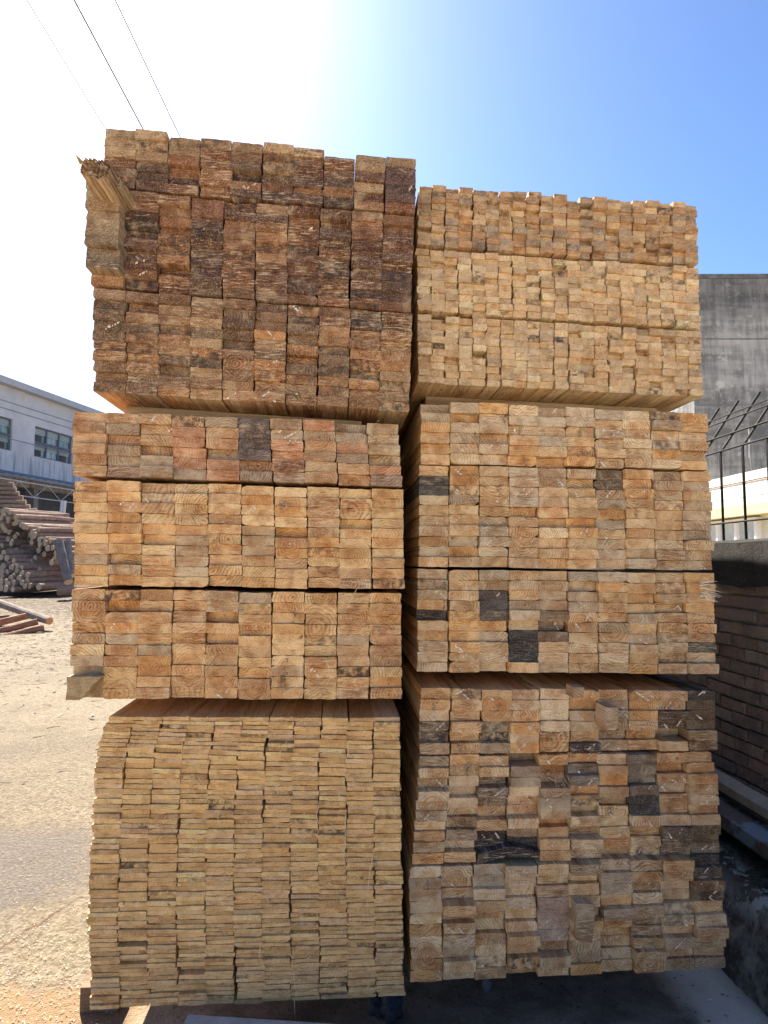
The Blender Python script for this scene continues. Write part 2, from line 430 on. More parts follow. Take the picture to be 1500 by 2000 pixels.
def lerp(a, b, t): return tuple(x*(1-t)+y*t for x, y in zip(a, b))
def pal_l1(rg, u, v):
    g = PAL_V[0]+v*PAL_V[1]                         # 0 top of the pack .. 1 bottom
    darkc = rg.choice([(0.119,0.051,0.033),(0.168,0.069,0.035),(0.229,0.104,0.050),(0.099,0.059,0.045),(0.279,0.138,0.070),(0.199,0.089,0.050),(0.139,0.074,0.054),(0.099,0.054,0.050)])
    lightc = rg.choice([(0.357,0.197,0.099),(0.397,0.227,0.113),(0.298,0.177,0.099),(0.239,0.158,0.099),(0.437,0.217,0.088),(0.417,0.276,0.148)])
    t = max(0, min(1, (g-.56)/.22))+ (0.30 if u < .12 else 0) + rg.uniform(-.25,.25)
    if g < .04: return rg.choice([(0.338,0.236,0.138),(0.378,0.257,0.148),(0.279,0.207,0.138)])
    return lerp(darkc, lightc, max(0, min(1, t)))
PAL_V = [0, .22]
def pal_l2(rg, u, v):
    return rg.choice([(0.475,0.290,0.138),(0.514,0.323,0.154),(0.415,0.257,0.132),(0.563,0.387,0.198),(0.396,0.280,0.166),(0.494,0.280,0.111),(0.535,0.355,0.166)])
def pal_l2a(rg, u, v):
    return rg.choice([(0.407,0.255,0.133),(0.427,0.265,0.143),(0.349,0.214,0.122),(0.446,0.296,0.163),(0.291,0.204,0.143),(0.388,0.204,0.112),(0.320,0.235,0.153)])
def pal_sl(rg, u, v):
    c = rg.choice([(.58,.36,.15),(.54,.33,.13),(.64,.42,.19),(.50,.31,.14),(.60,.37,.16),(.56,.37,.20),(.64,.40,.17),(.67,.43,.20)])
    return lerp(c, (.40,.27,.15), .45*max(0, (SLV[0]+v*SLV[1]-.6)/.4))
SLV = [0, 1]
def pal_r1(rg, u, v):
    g = RV[0]
    if g == 0: return rg.choice([(0.451,0.287,0.152),(0.490,0.336,0.189),(0.392,0.227,0.116),(0.510,0.365,0.210),(0.353,0.227,0.137),(0.431,0.256,0.126),(0.323,0.237,0.168)])
    return rg.choice([(0.588,0.404,0.221),(0.608,0.444,0.263),(0.529,0.355,0.189),(0.647,0.474,0.284),(0.568,0.375,0.200),(0.490,0.355,0.221)])
RV = [0]
def pal_r2(rg, u, v):
    return rg.choice([(0.530,0.356,0.186),(0.500,0.325,0.159),(0.459,0.336,0.208),(0.579,0.433,0.253),(0.541,0.325,0.137),(0.430,0.303,0.175),(0.500,0.378,0.240),(0.541,0.346,0.175),(0.400,0.313,0.208)])
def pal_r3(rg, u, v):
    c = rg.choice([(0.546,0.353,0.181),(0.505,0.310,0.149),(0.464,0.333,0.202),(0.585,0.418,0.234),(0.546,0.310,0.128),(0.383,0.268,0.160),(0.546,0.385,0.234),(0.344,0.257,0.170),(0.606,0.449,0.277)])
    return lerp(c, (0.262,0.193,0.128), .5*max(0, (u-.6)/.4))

# --- upper left pack
G1 = 'weathered planks of the upper left pack'; W1 = 'upper left pack'
def sp1a(r, c): return None
def sp1b(r, c):
    if c == 0 and 0 <= r <= 8:
        return {'y': -.05+ (.004 if r % 2 else -.004) + (-.012 if r in (5,6) else 0), 't': (.33,.23,.145) if r < 6 else (.25,.18,.12)}
    if c in (4,) and r == 0: return {'kw': {'torn': .01}}
    return None
kw1 = dict(name='weathered_plank', cat='weathered plank', where=W1, group=G1, mat=M_dark, fuzzp=.05, mouldp=.30, rowjit=.08, coljit=.03)
KB = 1.12
PAL_V[:] = [0,.22]
subpack('L1', DL, (205,250),(813,312),(201,364),(810,418), 6, 10, pal_l1, seed=11, row0=0, special=sp1a, protr=.005, **kw1)
PAL_V[:] = [.24,.38]
subpack('L1', DL, (181,369),(810,423),(179,556),(804,611), 10, 10, pal_l1, seed=12, row0=6, special=sp1b, protr=.006, **kw1)
PAL_V[:] = [.62,.38]
subpack('L1', DL, (182,562),(806,615),(183,764),(800,805), 10, 10, pal_l1, seed=13, row0=16, protr=.005, **kw1)
KB = 1.35
# --- middle left pack
G2 = 'sawn planks of the middle left pack'; W2 = 'middle left pack'
kw2 = dict(name='sawn_plank', cat='sawn plank', where=W2, group=G2, mat=M_plank, fuzzp=.06, mouldp=.06, rowjit=.05, coljit=.025)
def sp2a(r, c):
    if c == 5 and r < 4: return {'t': (.20,.15,.14), 'm': .45}
    if c == 9 and r < 4: return {'t': (.50,.37,.22)}
    return None
def sp2c(r, c):
    if c == 0 and r >= 8: return {'y': .012, 't': (.42,.29,.15)}
    return None
subpack('L2', DL, (140,801),(777,829),(142,927),(786,951), 6, 10, pal_l2a, seed=21, row0=0, special=sp2a, protr=.006, **kw2)
subpack('L2', DL, (143,937),(788,957),(144,1143),(790,1151), 10, 10, pal_l2, seed=22, row0=6, protr=.004, **kw2)
subpack('L2', DL, (139,1151),(784,1160),(135,1365),(784,1366), 10, 10, pal_l2, seed=23, row0=16, special=sp2c, protr=.004, **kw2)
# --- lower left pack of thin slats
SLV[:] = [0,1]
slat_stuff = MB()
def edge3(v):
    return 0
kw3 = dict(name='thin_slat', cat='slat', where='lower left pack', group='thin slats of the lower left pack', mat=M_slat, logs=False, protr=.003, rough=.0011,
           nx=5, nz=2, zgap=1.4, fuzzp=.5, mouldp=.06, rowjit=.10, coljit=.06, word='thin slat', stuff=slat_stuff, stuff_rows=range(0,36), gap=.0009)
SEG = [(212,1400,782,1402,8),(192,1458,781,1474,8),(184,1540,783,1546,13),(176,1668,784,1664,14),(172,1800,786,1790,20),(176,1972,789,1946,0)]
row = 0
for i in range(5):
    a, b = SEG[i], SEG[i+1]; n = a[4]
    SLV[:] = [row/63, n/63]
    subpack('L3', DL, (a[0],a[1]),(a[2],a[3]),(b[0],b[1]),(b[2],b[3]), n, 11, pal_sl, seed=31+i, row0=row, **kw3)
    row += n
tag(slat_stuff.build('slat_mass', M_slat), 'upper rows of thin pale slats stacked tight in the lower left pack', 'slats', kind='stuff')
# --- upper right pack of battens
batten_stuff = MB()
kw4 = dict(name='square_batten', cat='batten', where='upper right pack', group='short square battens of the upper right pack', mat=M_batten, logs=False, rough=.0013,
           nx=5, nz=3, mouldp=.12, rowjit=.06, coljit=.10, word='batten', stuff=batten_stuff, stuff_rows=range(0,16), gap=.0014)
RV[0] = 0
subpack('R1', DR, (818,361),(1362,401),(814,479),(1364,517), 10, 21, pal_r1, seed=41, row0=0, protr=.006, **kw4)
RV[0] = 1
subpack('R1', DR, (812,486),(1364,523),(815,608),(1370,641), 10, 21, pal_r1, seed=42, row0=10, protr=.0045, **kw4)
subpack('R1', DR, (814,615),(1371,648),(814,746),(1372,776), 10, 21, pal_r1, seed=43, row0=20, protr=.0045, **kw4)
tag(batten_stuff.build('batten_mass', M_batten), 'upper rows of weathered square battens in the upper right pack', 'battens', kind='stuff')
# --- middle right pack
DK = (.075,.062,.062); DG = (.13,.115,.105)
kw5 = dict(name='timber_board', cat='board', where='middle right pack', group='boards of the middle right pack', mat=M_plank, fuzzp=.16, mouldp=.07, rowjit=.05, coljit=.03, word='board')
def sp5b(r, c):
    if c == 0 and r in (1,2): return {'t': (.10,.095,.085), 'm': .3, 'y': .004}
    if c == 6 and r in (0,1): return {'y': .012, 't': (.2,.15,.1)}
    return None
def sp5c(r, c):
    if (c, r) == (0,4): return {'t': DK, 'm': .2, 'y': .016}
    if c == 2 and r in (2,3,4): return {'t': DG, 'm': .2, 'y': .008}
    if c == 3 and r in (6,7,8): return {'t': (.06,.058,.06), 'm': .2, 'y': .006}
    if c == 9 and r == 7: return {'t': (.13,.12,.09)}
    if c == 4 and r in (4,5,6): return {'t': (.27,.19,.13)}
    return None
subpack('R2', DR, (822,783),(1379,808),(820,905),(1385,917), 6, 10, pal_r2, seed=51, row0=0, protr=.007, **kw5)
subpack('R2', DR, (820,909),(1386,921),(817,1108),(1393,1113), 10, 10, pal_r2, seed=52, row0=6, special=sp5b, protr=.006, **kw5)
subpack('R2', DR, (817,1112),(1394,1120),(815,1313),(1400,1317), 10, 10, pal_r2, seed=53, row0=16, special=sp5c, protr=.006, **kw5)
# --- lower right pack
kw6 = dict(name='rough_board', cat='rough board', where='lower right pack', group='rough boards of the lower right pack', mat=M_plank, fuzzp=.34, mouldp=.08, rowjit=.06, coljit=.03, word='board')
def sp6a(r, c):
    if c == 9: return {'t': [DK, (.17,.13,.085), (.17,.13,.085), (.2,.15,.1), (.38,.26,.15), (.26,.19,.12)][r], 'y': -.012 if r > 3 else 0}
    if c == 8 and r in (2,3): return {'t': (.15,.11,.08)}
    if (c, r) == (5,5): return {'t': (.09,.07,.075), 'y': -.015}
    if c == 0 and r in (3,4): return {'t': (.2,.14,.1), 'y': .006}
    return None
def sp6b(r, c):
    if c in (2,3) and r in (7,8,9): return {'t': (.06,.05,.052) if not (c == 3 and r == 7) else (.42,.28,.16), 'm': .2, 'y': .012}
    if c == 2 and r in (2,3,4): return {'t': (.27,.19,.13)}
    if c == 7 and r in (4,5): return {'t': (.08,.075,.078), 'm': .2, 'y': -.004}
    if c == 7 and r < 4: return {'t': (.22,.17,.125)}
    if c == 5 and r in (1,2): return {'t': (.24,.19,.15)}
    if c in (8,9) and r >= 7: return {'t': (.14,.10,.07) if r < 9 else (.24,.18,.13)}
    return None
def sp6c(r, c):
    if c == 9 and r < 4: return {'t': [DK, (.12,.09,.075), (.24,.14,.08), (.11,.08,.07)][r]}
    if c == 4 and r in (3,4,5,6): return {'t': (.50,.34,.25), 'm': 0}
    if c == 0: return {'y': .0}
    return None
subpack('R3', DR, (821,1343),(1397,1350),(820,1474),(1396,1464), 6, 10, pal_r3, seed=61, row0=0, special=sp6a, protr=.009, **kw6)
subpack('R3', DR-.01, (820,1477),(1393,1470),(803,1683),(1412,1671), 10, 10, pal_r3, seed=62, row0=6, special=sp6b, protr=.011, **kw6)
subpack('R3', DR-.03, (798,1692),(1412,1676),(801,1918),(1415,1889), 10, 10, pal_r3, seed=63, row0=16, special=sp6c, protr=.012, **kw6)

# ------------------------------------------------------------------ bearers between packs
M_bear = wood('bearer_wood', .008, .3, .2, .8, .4, .4)
def bearer(x0, x1, zt0, zt1, zb0, zb1, y, dp, tint, lab, name='bearer', grp='bearers between the packs'):
    mb = MB()
    vs = [(x0,y,zb0),(x1,y,zb1),(x1,y+dp,zb1),(x0,y+dp,zb0),(x0,y,zt0),(x1,y,zt1),(x1,y+dp,zt1),(x0,y+dp,zt0)]
    ring = [(v[2]*1., v[1]-y+.1, v[0]*.05+y) for v in vs]
    mb.add(vs, [(0,3,2,1),(4,5,6,7),(0,1,5,4),(1,2,6,5),(2,3,7,6),(3,0,4,7)], 0, tint+(0,), ring)
    return tag(mb.build(name, M_bear), lab, 'bearer', grp)
def gap_z(a, b, D, x):                    # z on the line through photo points a, b at plane D, at world x
    A, B = at(*a, D), at(*b, D); t = (x-A.x)/(B.x-A.x); return A.z+(B.z-A.z)*t
def bear_between(top, bot, D, x0, x1, ys, tint, where, e=.002):
    for y, w_ in ys:
        q = []
        for x in (x0, x1): q.append((gap_z(*top, D, x)-e, gap_z(*bot, D, x)+e))
        bearer(x0, x1, q[0][0], q[1][0], q[0][1], q[1][1], y, .09, tint, 'bearer board laid across %s, %s' % (where, w_))
bw = [(.16,'nearest the front'),(1.4,'at mid length'),(2.6,'near the back')]
def ysD(D): return [(D+a, b) for a, b in bw]
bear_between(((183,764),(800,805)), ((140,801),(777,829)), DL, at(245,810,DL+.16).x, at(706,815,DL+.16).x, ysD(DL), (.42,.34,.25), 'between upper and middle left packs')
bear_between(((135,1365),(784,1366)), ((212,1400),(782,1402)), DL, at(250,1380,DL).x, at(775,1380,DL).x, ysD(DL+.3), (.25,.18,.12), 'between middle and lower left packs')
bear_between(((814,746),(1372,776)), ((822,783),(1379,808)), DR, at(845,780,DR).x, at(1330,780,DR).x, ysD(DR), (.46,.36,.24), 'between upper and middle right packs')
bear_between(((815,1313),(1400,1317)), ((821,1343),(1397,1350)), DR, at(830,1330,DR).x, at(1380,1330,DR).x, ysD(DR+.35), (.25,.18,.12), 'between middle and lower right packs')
# thin laths in the narrow gaps inside each pack
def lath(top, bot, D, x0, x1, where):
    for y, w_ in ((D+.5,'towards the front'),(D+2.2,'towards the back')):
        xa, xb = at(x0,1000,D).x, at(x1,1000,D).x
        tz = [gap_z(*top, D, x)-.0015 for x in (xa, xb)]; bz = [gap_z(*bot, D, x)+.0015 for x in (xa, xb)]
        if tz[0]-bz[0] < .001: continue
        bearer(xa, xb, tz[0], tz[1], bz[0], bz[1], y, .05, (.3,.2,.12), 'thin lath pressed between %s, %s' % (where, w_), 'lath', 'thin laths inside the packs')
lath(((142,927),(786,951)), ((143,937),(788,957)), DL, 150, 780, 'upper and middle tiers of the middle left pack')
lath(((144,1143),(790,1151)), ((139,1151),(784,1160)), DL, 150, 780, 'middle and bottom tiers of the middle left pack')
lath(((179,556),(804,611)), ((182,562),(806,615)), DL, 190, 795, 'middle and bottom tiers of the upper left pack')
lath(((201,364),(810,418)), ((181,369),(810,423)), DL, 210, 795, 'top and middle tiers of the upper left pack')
# blocks on the ground
for (xa, xb, D, zt, nm) in ((at(230,1900,2.12).x, .27, DL, at(500,1962,DL).z-.004, 'left'), (at(815,1900,DR).x, at(1400,1880,DR).x, DR, at(1100,1902,DR-.03).z-.006, 'right')):
    for y, w_ in ((D+.75,'nearest the front'),(D+1.6,'at mid length'),(D+2.6,'near the back')):
        bearer(xa, xb, zt, zt, .001, .001, y, .1, (.16,.11,.08), 'dark ground bearer under the lower %s pack, %s' % (nm, w_), 'ground_bearer', 'ground bearers under the stacks')

bearer(at(157,1930,2.2).x, at(230,1930,2.2).x, .075, .075, .001, .001, 2.2, .08, (.20,.13,.09), 'brown stub of wood on the sawdust at the foot of the slats', 'wood_stub', None)
# ------------------------------------------------------------------ broken and sticking-out ends
def cellpart(key, fn, nm='splinter', lab=None):
    o, cx, cz, wd, ht, y0 = CELLS[key]
    mb = MB(); fn(mb, cx, cz, wd, ht, y0)
    org = o.location
    mb.v = [(v[0]-org[0], v[1]-org[1], v[2]-org[2]) for v in mb.v]
    p = mb.build(nm, [M_spl], parent=o)
    if lab: p['label'] = lab
    return p
M_spl = wood('splinter_wood', .005, .2, .1, .3, .9, .8)
def tuft(px, py, n=26, ln=.035, spread=(.02,.02), col=(.62,.46,.28), D=DR, out=.03, down=.5, seed=1):
    rg = rng(seed*77+int(px))
    def fn(mb, *a):
        for q in range(n):
            p = at(px, py, D) + Vector((rg.gauss(0, spread[0]), rg.uniform(-.004,.004), rg.gauss(0, spread[1])))
            d = Vector((rg.uniform(-.8,.8), -rg.uniform(.2,1)*out/.03, rg.uniform(-1,.6)-down)).normalized()
            l = rg.uniform(.3,1)*ln; wv = rg.uniform(.0008,.0035)
            s = d.cross(Vector((rg.uniform(-1,1), .3, rg.uniform(-1,1)))).normalized()*wv
            th = d.cross(s).normalized()*wv*.5
            m = p+d*l*.5+Vector((rg.uniform(-.004,.004), 0, rg.uniform(-.004,.004))); e = p+d*l+Vector((0,-.004,-.004*down))
            vs = [p-s, p+s, p+th, m-s*.8, m+s*.8, m+th, e]
            j = rg.uniform(.7,1.3)
            mb.add(vs, [(0,1,4,3),(1,2,5,4),(2,0,3,5),(3,4,6),(4,5,6),(5,3,6)], 0, clampc(tuple(x*j for x in col))+(0,), [(v.x*1.+.1, v.z, 3+q*.1) for v in vs])
    return fn
def right_tuft(mb, *a):
    rg = rng(71)
    for q in range(13):
        s = at(1368+rg.uniform(-6,10), 1138+q*2.6, DR)+Vector((0,-.004,0)); e = s+Vector((rg.uniform(.025,.068), -rg.uniform(.01,.035), rg.uniform(-.016,.004)))
        w_ = Vector((0,.001,rg.uniform(.0015,.0035))); m = s.lerp(e,.5)+Vector((0,0,.003))
        mb.add([s-w_, s+w_, m+w_*.8, m-w_*.8, e, s+Vector((0,-.003,0)), m+Vector((0,-.002,0))], [(0,3,6,5),(5,6,2,1),(3,4,6),(6,4,2),(0,1,2,3),(3,2,4)], 0, (.85,.74,.55,0), [(v.x, v.z, q) for v in (s,s,m,m,e,s,m)])
cellpart(('L1',16+3,1), tuft(268,652,34,.03,(.016,.010),(.42,.30,.19),DL,.05,.5,1), lab='curled torn knot fibres')
cellpart(('L1',16+9,6), tuft(575,775,18,.02,(.006,.005),(.62,.48,.3),DL,.03,.3,2))
cellpart(('L1',11,3), tuft(405,452,30,.03,(.02,.006),(.28,.17,.10),DL,.05,.9,3))
cellpart(('L1',12,1), tuft(300,480,20,.035,(.014,.006),(.30,.2,.12),DL,.04,1,4))
cellpart(('L2',1,9), tuft(733,845,34,.018,(.006,.018),(.66,.50,.32),DL,.03,.2,5))
cellpart(('L2',1,3), tuft(375,825,16,.02,(.006,.012),(.50,.36,.22),DL,.03,.8,6))
cellpart(('L2',8,6), tuft(550,990,26,.016,(.006,.008),(.66,.5,.34),DL,.03,0,7))
cellpart(('L2',24,6), tuft(555,1325,34,.022,(.007,.018),(.52,.33,.18),DL,.04,.5,8))
cellpart(('R2',16+1,0), tuft(868,1148,26,.03,(.005,.022),(.66,.5,.3),DR,.05,.8,9))
cellpart(('R2',16,9), right_tuft, lab='long pale splinters sticking out')
cellpart(('R2',7,6), tuft(1185,945,24,.02,(.006,.012),(.42,.32,.22),DR,.03,.8,15))
cellpart(('R2',1,2), tuft(985,815,22,.02,(.008,.008),(.30,.22,.14),DR,.03,.6,16))
cellpart(('R3',8,4), tuft(1095,1530,44,.03,(.010,.026),(.62,.44,.27),DR-.01,.05,.5,17), lab='long ragged torn edge')
cellpart(('R3',22,2), tuft(965,1832,34,.022,(.022,.006),(.64,.50,.34),DR-.03,.05,.8,18))
cellpart(('R3',24,7), tuft(1268,1850,44,.03,(.012,.016),(.50,.38,.27),DR-.03,.05,.5,19), lab='tangle of torn fibres')
cellpart(('R3',15,5), tuft(1135,1668,14,.03,(.006,.006),(.66,.46,.28),DR-.01,.03,.9,20))
cellpart(('R3',8,1), tuft(915,1500,20,.022,(.010,.010),(.56,.42,.26),DR-.01,.03,.8,21))
cellpart(('R3',13,2), tuft(955,1570,20,.022,(.006,.014),(.56,.38,.22),DR-.01,.03,.9,22))
trg = rng(404)
for pid_, n_, cc_ in (('R3', 12, (.64,.48,.30)), ('R2', 7, (.62,.46,.28)), ('L1', 9, (.42,.29,.18)), ('L2', 4, (.60,.43,.26))):
    keys = sorted(q for q in CELLS if q[0] == pid_)
    for q in trg.sample(keys, n_):
        o_, cx_, cz_, wd_, ht_, y0_ = CELLS[q]
        if o_.children: continue
        def fn(mb, cx, cz, wd, ht, y0, col=cc_):
            a = trg.uniform(-.6,.6); x0 = cx+trg.uniform(-.25,.25)*wd
            for h in range(trg.randint(14,26)):
                t = trg.uniform(-1,1); p = Vector((x0+t*math.sin(a)*.018, y0-.001, cz+t*ht*.5))
                d = Vector((trg.uniform(-.9,.9), -trg.uniform(.3,1), trg.uniform(-1,.4))).normalized(); l = trg.uniform(.005,.016); wv = trg.uniform(.0008,.0030)
                sv = d.cross(Vector((trg.uniform(-1,1), .3, trg.uniform(-1,1)))).normalized()*wv; th = d.cross(sv).normalized()*wv*.5
                vs = [p-sv, p+sv, p+th, p+d*l]
                mb.add(vs, [(0,1,3),(1,2,3),(2,0,3)], 0, clampc(tuple(x*trg.uniform(.6,1.3) for x in col))+(0,), [(v.x+.1, v.z, 3+h*.1) for v in vs])
        cellpart(q, fn)
# torn planks jutting from the top left
def jut(px, pairs, D, y0, tint, lab, torn, seed, name='broken_plank', spl=0, **kw):
    rg = rng(seed)
    (x0, yt), (x1, yb) = pairs
    a, b = at(x0, (yt+yb)/2, y0), at(x1, (yt+yb)/2, y0); t, bo = at((x0+x1)/2, yt, y0), at((x0+x1)/2, yb, y0)
    cx, cz = (a.x+b.x)/2, (t.z+bo.z)/2; org = (cx, y0+.2, bo.z)
    mb = MB(); piece(mb, cx, cz, b.x-a.x, t.z-bo.z, y0, (cx+.03, cz+.05, seed), tint, rg, 14, 5, kw.get('rot', 0), length=kw.get('length', .4), rough=.0008, torn=torn, mould=kw.get('mould', 0), chip=.5, org=org)
    for q in range(spl):
        s = Vector((rg.uniform(-.5,.5)*(b.x-a.x), y0-org[1]+.02, rg.uniform(-.1,1)*(t.z-bo.z)))
        e = s+Vector((rg.uniform(-.012,.012), -rg.uniform(.012,.035), rg.uniform(-.004,.014)))
        wv = Vector((rg.uniform(.004,.009), 0, rg.uniform(-.002,.002))); th = Vector((0,0,.003))
        mb.add([s-wv, s+wv, s+th, e], [(0,1,3),(1,2,3),(2,0,3)], 0, clampc(tuple(x*rg.uniform(.7,1.5) for x in tint))+(0,), [(v.x, v.z, q) for v in (s-wv, s+wv, s+th, e)])
    o = mb.build(name, M_dark if name == 'broken_plank' else M_plank, loc=org)
    return tag(o, lab, 'broken plank' if name == 'broken_plank' else 'offcut', 'broken plank ends jutting out')
jut(0, ((154,306),(211,340)), DL, DL-.19, (.34,.22,.14), 'torn splintered plank end jutting from the top left of the stack', .022, 3, spl=16, rot=-.22, length=.8, mould=.3, thick=1)
jut(0, ((171,343),(236,365)), DL, DL-.11, (.36,.25,.16), 'squared plank end jutting just below the torn splintered one', .004, 4, rot=-.03, length=.7)
jut(0, ((196,338),(244,352)), DL, DL-.10, (.38,.27,.17), 'ragged split strip wedged behind the torn splintered plank', .03, 5, spl=14, rot=-.75, length=.5)
# diagonal offcut at the lower left corner of the middle left pack
def prism(poly, y0, y1, tint, lab, nm, cat, grp, mat, seed=1):
    pts = [at(x, y, y0) for x, y in poly]; rg = rng(seed)
    c = sum(pts, Vector())/len(pts); org = Vector((c.x, y0, min(p.z for p in pts)))
    mb = MB(); n = len(pts)
    f = [Vector((p.x, y0+rg.uniform(-.001,.001), p.z))-org for p in pts]; bk = [Vector((p.x, y1, p.z))-org for p in pts]
    cc = Vector((c.x, y0-.0008, c.z))-org
    rr = lambda v: (v.x+.03, v.z+.02, v.y*.03+seed*3.1)
    mb.add(f+[cc], [(i, n, (i+1) % n) for i in range(n)], 0, tint+(0,), [rr(v) for v in f+[cc]])
    vs = f+bk; mb.add(vs, [(i, (i+1) % n, (i+1) % n+n, i+n) for i in range(n)]+[tuple(range(2*n-1, n-1, -1))], 0, clampc((tint[0]*1.3, tint[1]*1.3, tint[2]*1.3))+(0,), [rr(v) for v in vs])
    return tag(mb.build(nm, mat, loc=org), lab, cat, grp)
prism([(130,1322),(131,1344),(128,1367),(155,1367),(163,1360),(168,1352),(176,1346),(182,1336),(190,1330),(197,1322)], DL-.035, DL+.005, (.42,.31,.17),
      'offcut with a rough diagonal broken edge at the middle left pack foot', 'offcut', 'offcut', None, M_plank, 2)
prism([(1120,1342),(1141,1343),(1139,1364),(1118,1363)], DR-.06, DR, (.52,.38,.24), 'small square stub jutting from the top row of the lower right pack', 'stub', 'stub', None, M_plank, 3)
prism([(1183,1382),(1207,1382),(1207,1418),(1201,1426),(1183,1426),(1181,1404)], DR-.075, DR, (.50,.36,.23), 'pale block with clipped corner jutting from the lower right pack', 'stub', 'stub', None, M_plank, 4)
prism([(1124,1765),(1156,1766),(1163,1778),(1157,1842),(1136,1840),(1126,1836)], DR-.075, DR-.02, (.44,.31,.19), 'tall broken block jutting low in the lower right pack', 'stub', 'stub', None, M_plank, 5)
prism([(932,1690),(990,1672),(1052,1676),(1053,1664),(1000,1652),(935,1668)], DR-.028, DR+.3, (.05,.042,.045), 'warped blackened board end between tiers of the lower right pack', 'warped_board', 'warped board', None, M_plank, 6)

# ------------------------------------------------------------------ loose fibres hanging on the stacks
M_fib = simple('fibre', (.62,.48,.28), (.78,.64,.42), 60, .1)
def fibre(pts, D, r, lab, k):
    rg = rng(k); P = [at(x, y, D)+Vector((0,-rg.uniform(.0,.006),0)) for x, y in pts]
    out = []
    for i in range(len(P)-1):
        for s in range(4):
            t = s/4; out.append(P[i].lerp(P[i+1], t)+Vector((rg.uniform(-1,1), 0, rg.uniform(-1,1)))*.0006)
    out.append(P[-1]); org = out[0].copy()
    mb = MB(); mb.tube([p-org for p in out], [r*(1-.5*i/len(out)) for i in range(len(out))], 5, mcap=0)
    tag(mb.build('wood_fibre', M_fib, loc=org), lab, 'fibre', 'loose fibres hanging on the stacks')
D3 = DL-.016
fibre([(756,1640),(730,1662),(722,1700),(718,1745),(718,1786)], D3, .0014, 'long bent straw hanging down the right side of the slats', 1)
fibre([(578,1626),(610,1650),(640,1672),(675,1690),(704,1716),(735,1795)], D3, .0006, 'fine long thread slanting across the slat ends', 2)
fibre([(623,1574),(618,1590),(621,1602),(617,1612),(622,1622),(618,1633)], D3, .0013, 'twisted fibre hanging mid height on the slats', 3)
fibre([(676,1590),(674,1620),(675,1650),(671,1675),(673,1690)], D3, .0012, 'straight fibre hanging in the fourth joint from right', 4)
fibre([(680,1450),(681,1465),(677,1480),(679,1495)], D3, .0014, 'short fibre clump hanging high on the slats', 5)
fibre([(510,1840),(507,1860),(510,1880),(520,1890)], D3, .0012, 'curved fibre loop low on the left of the slats', 6)
fibre([(566,1862),(573,1872),(570,1882),(563,1888)], D3, .0012, 'curved fibre loop low in the middle of the slats', 7)
fibre([(573,1900),(576,1920),(579,1940),(575,1955),(576,1980)], D3, .0012, 'fibre trailing off the bottom edge of the slats', 8)
fibre([(246,1465),(246,1475),(241,1482),(235,1482)], D3, .0012, 'tiny hooked fibre near the upper left of the slats', 9)
fibre([(357,1452),(354,1460),(356,1470),(360,1471)], D3, .0012, 'tiny looped fibre on the third column of slats', 10)
fibre([(441,1466),(462,1471),(480,1475)], D3, .0016, 'pale sliver sticking right near the top of the slats', 11)
fibre([(345,1625),(337,1612),(343,1604)], D3, .0012, 'short curled fibre left of centre on the slats', 12)
fibre([(996,410),(995,425),(997,437),(996,450)], DR-.02, .0011, 'thin pale fibre hanging on the top right battens', 13)
fibre([(1172,672),(1178,695),(1184,712),(1180,728)], DR-.02, .0012, 'curled fibre hanging low on the upper right battens', 14)
fibre([(680,1183),(692,1160),(697,1149)], DL-.012, .0009, 'short pale thread in the middle left pack', 15)
fibre([(694,1325),(692,1333),(697,1342),(698,1350)], DL-.012, .0014, 'pale worm shaped fibre near the middle left pack foot', 16)

# ------------------------------------------------------------------ beam, boards, ledge, brick wall on the right
M_grey = simple('grey_timber', (.30,.29,.27), (.46,.45,.42), 14, .5, .8, .003)
mb = MB()
p0, p1 = at(363,1981,1.87), at(760,2006,1.82)
ang = math.atan2(p1.y-p0.y, p1.x-p0.x)
L = 1.5; hh, dd = p0.z-.001, .10
vs = []
for x in (0, L):
    for y, z in ((-dd+.02, -hh), (-dd+.02, -.02 if x == 0 else 0), (-dd+.03, 0), (0, 0), (0, -hh)):
        vs.append(Vector((x+(0.006 if (x == 0 and z == 0) else 0), y, z-(x*.045 if z > -.1 else 0))))
mb.add(vs, [(0,1,6,5),(1,2,7,6),(2,3,8,7),(3,4,9,8),(4,0,5,9),(4,3,2,1,0),(5,6,7,8,9)])
o = mb.build('grey_beam', M_grey, loc=p0); o.rotation_euler = (0, 0, ang)
tag(o, 'weathered grey beam lying on the ground in front of the slats', 'beam')

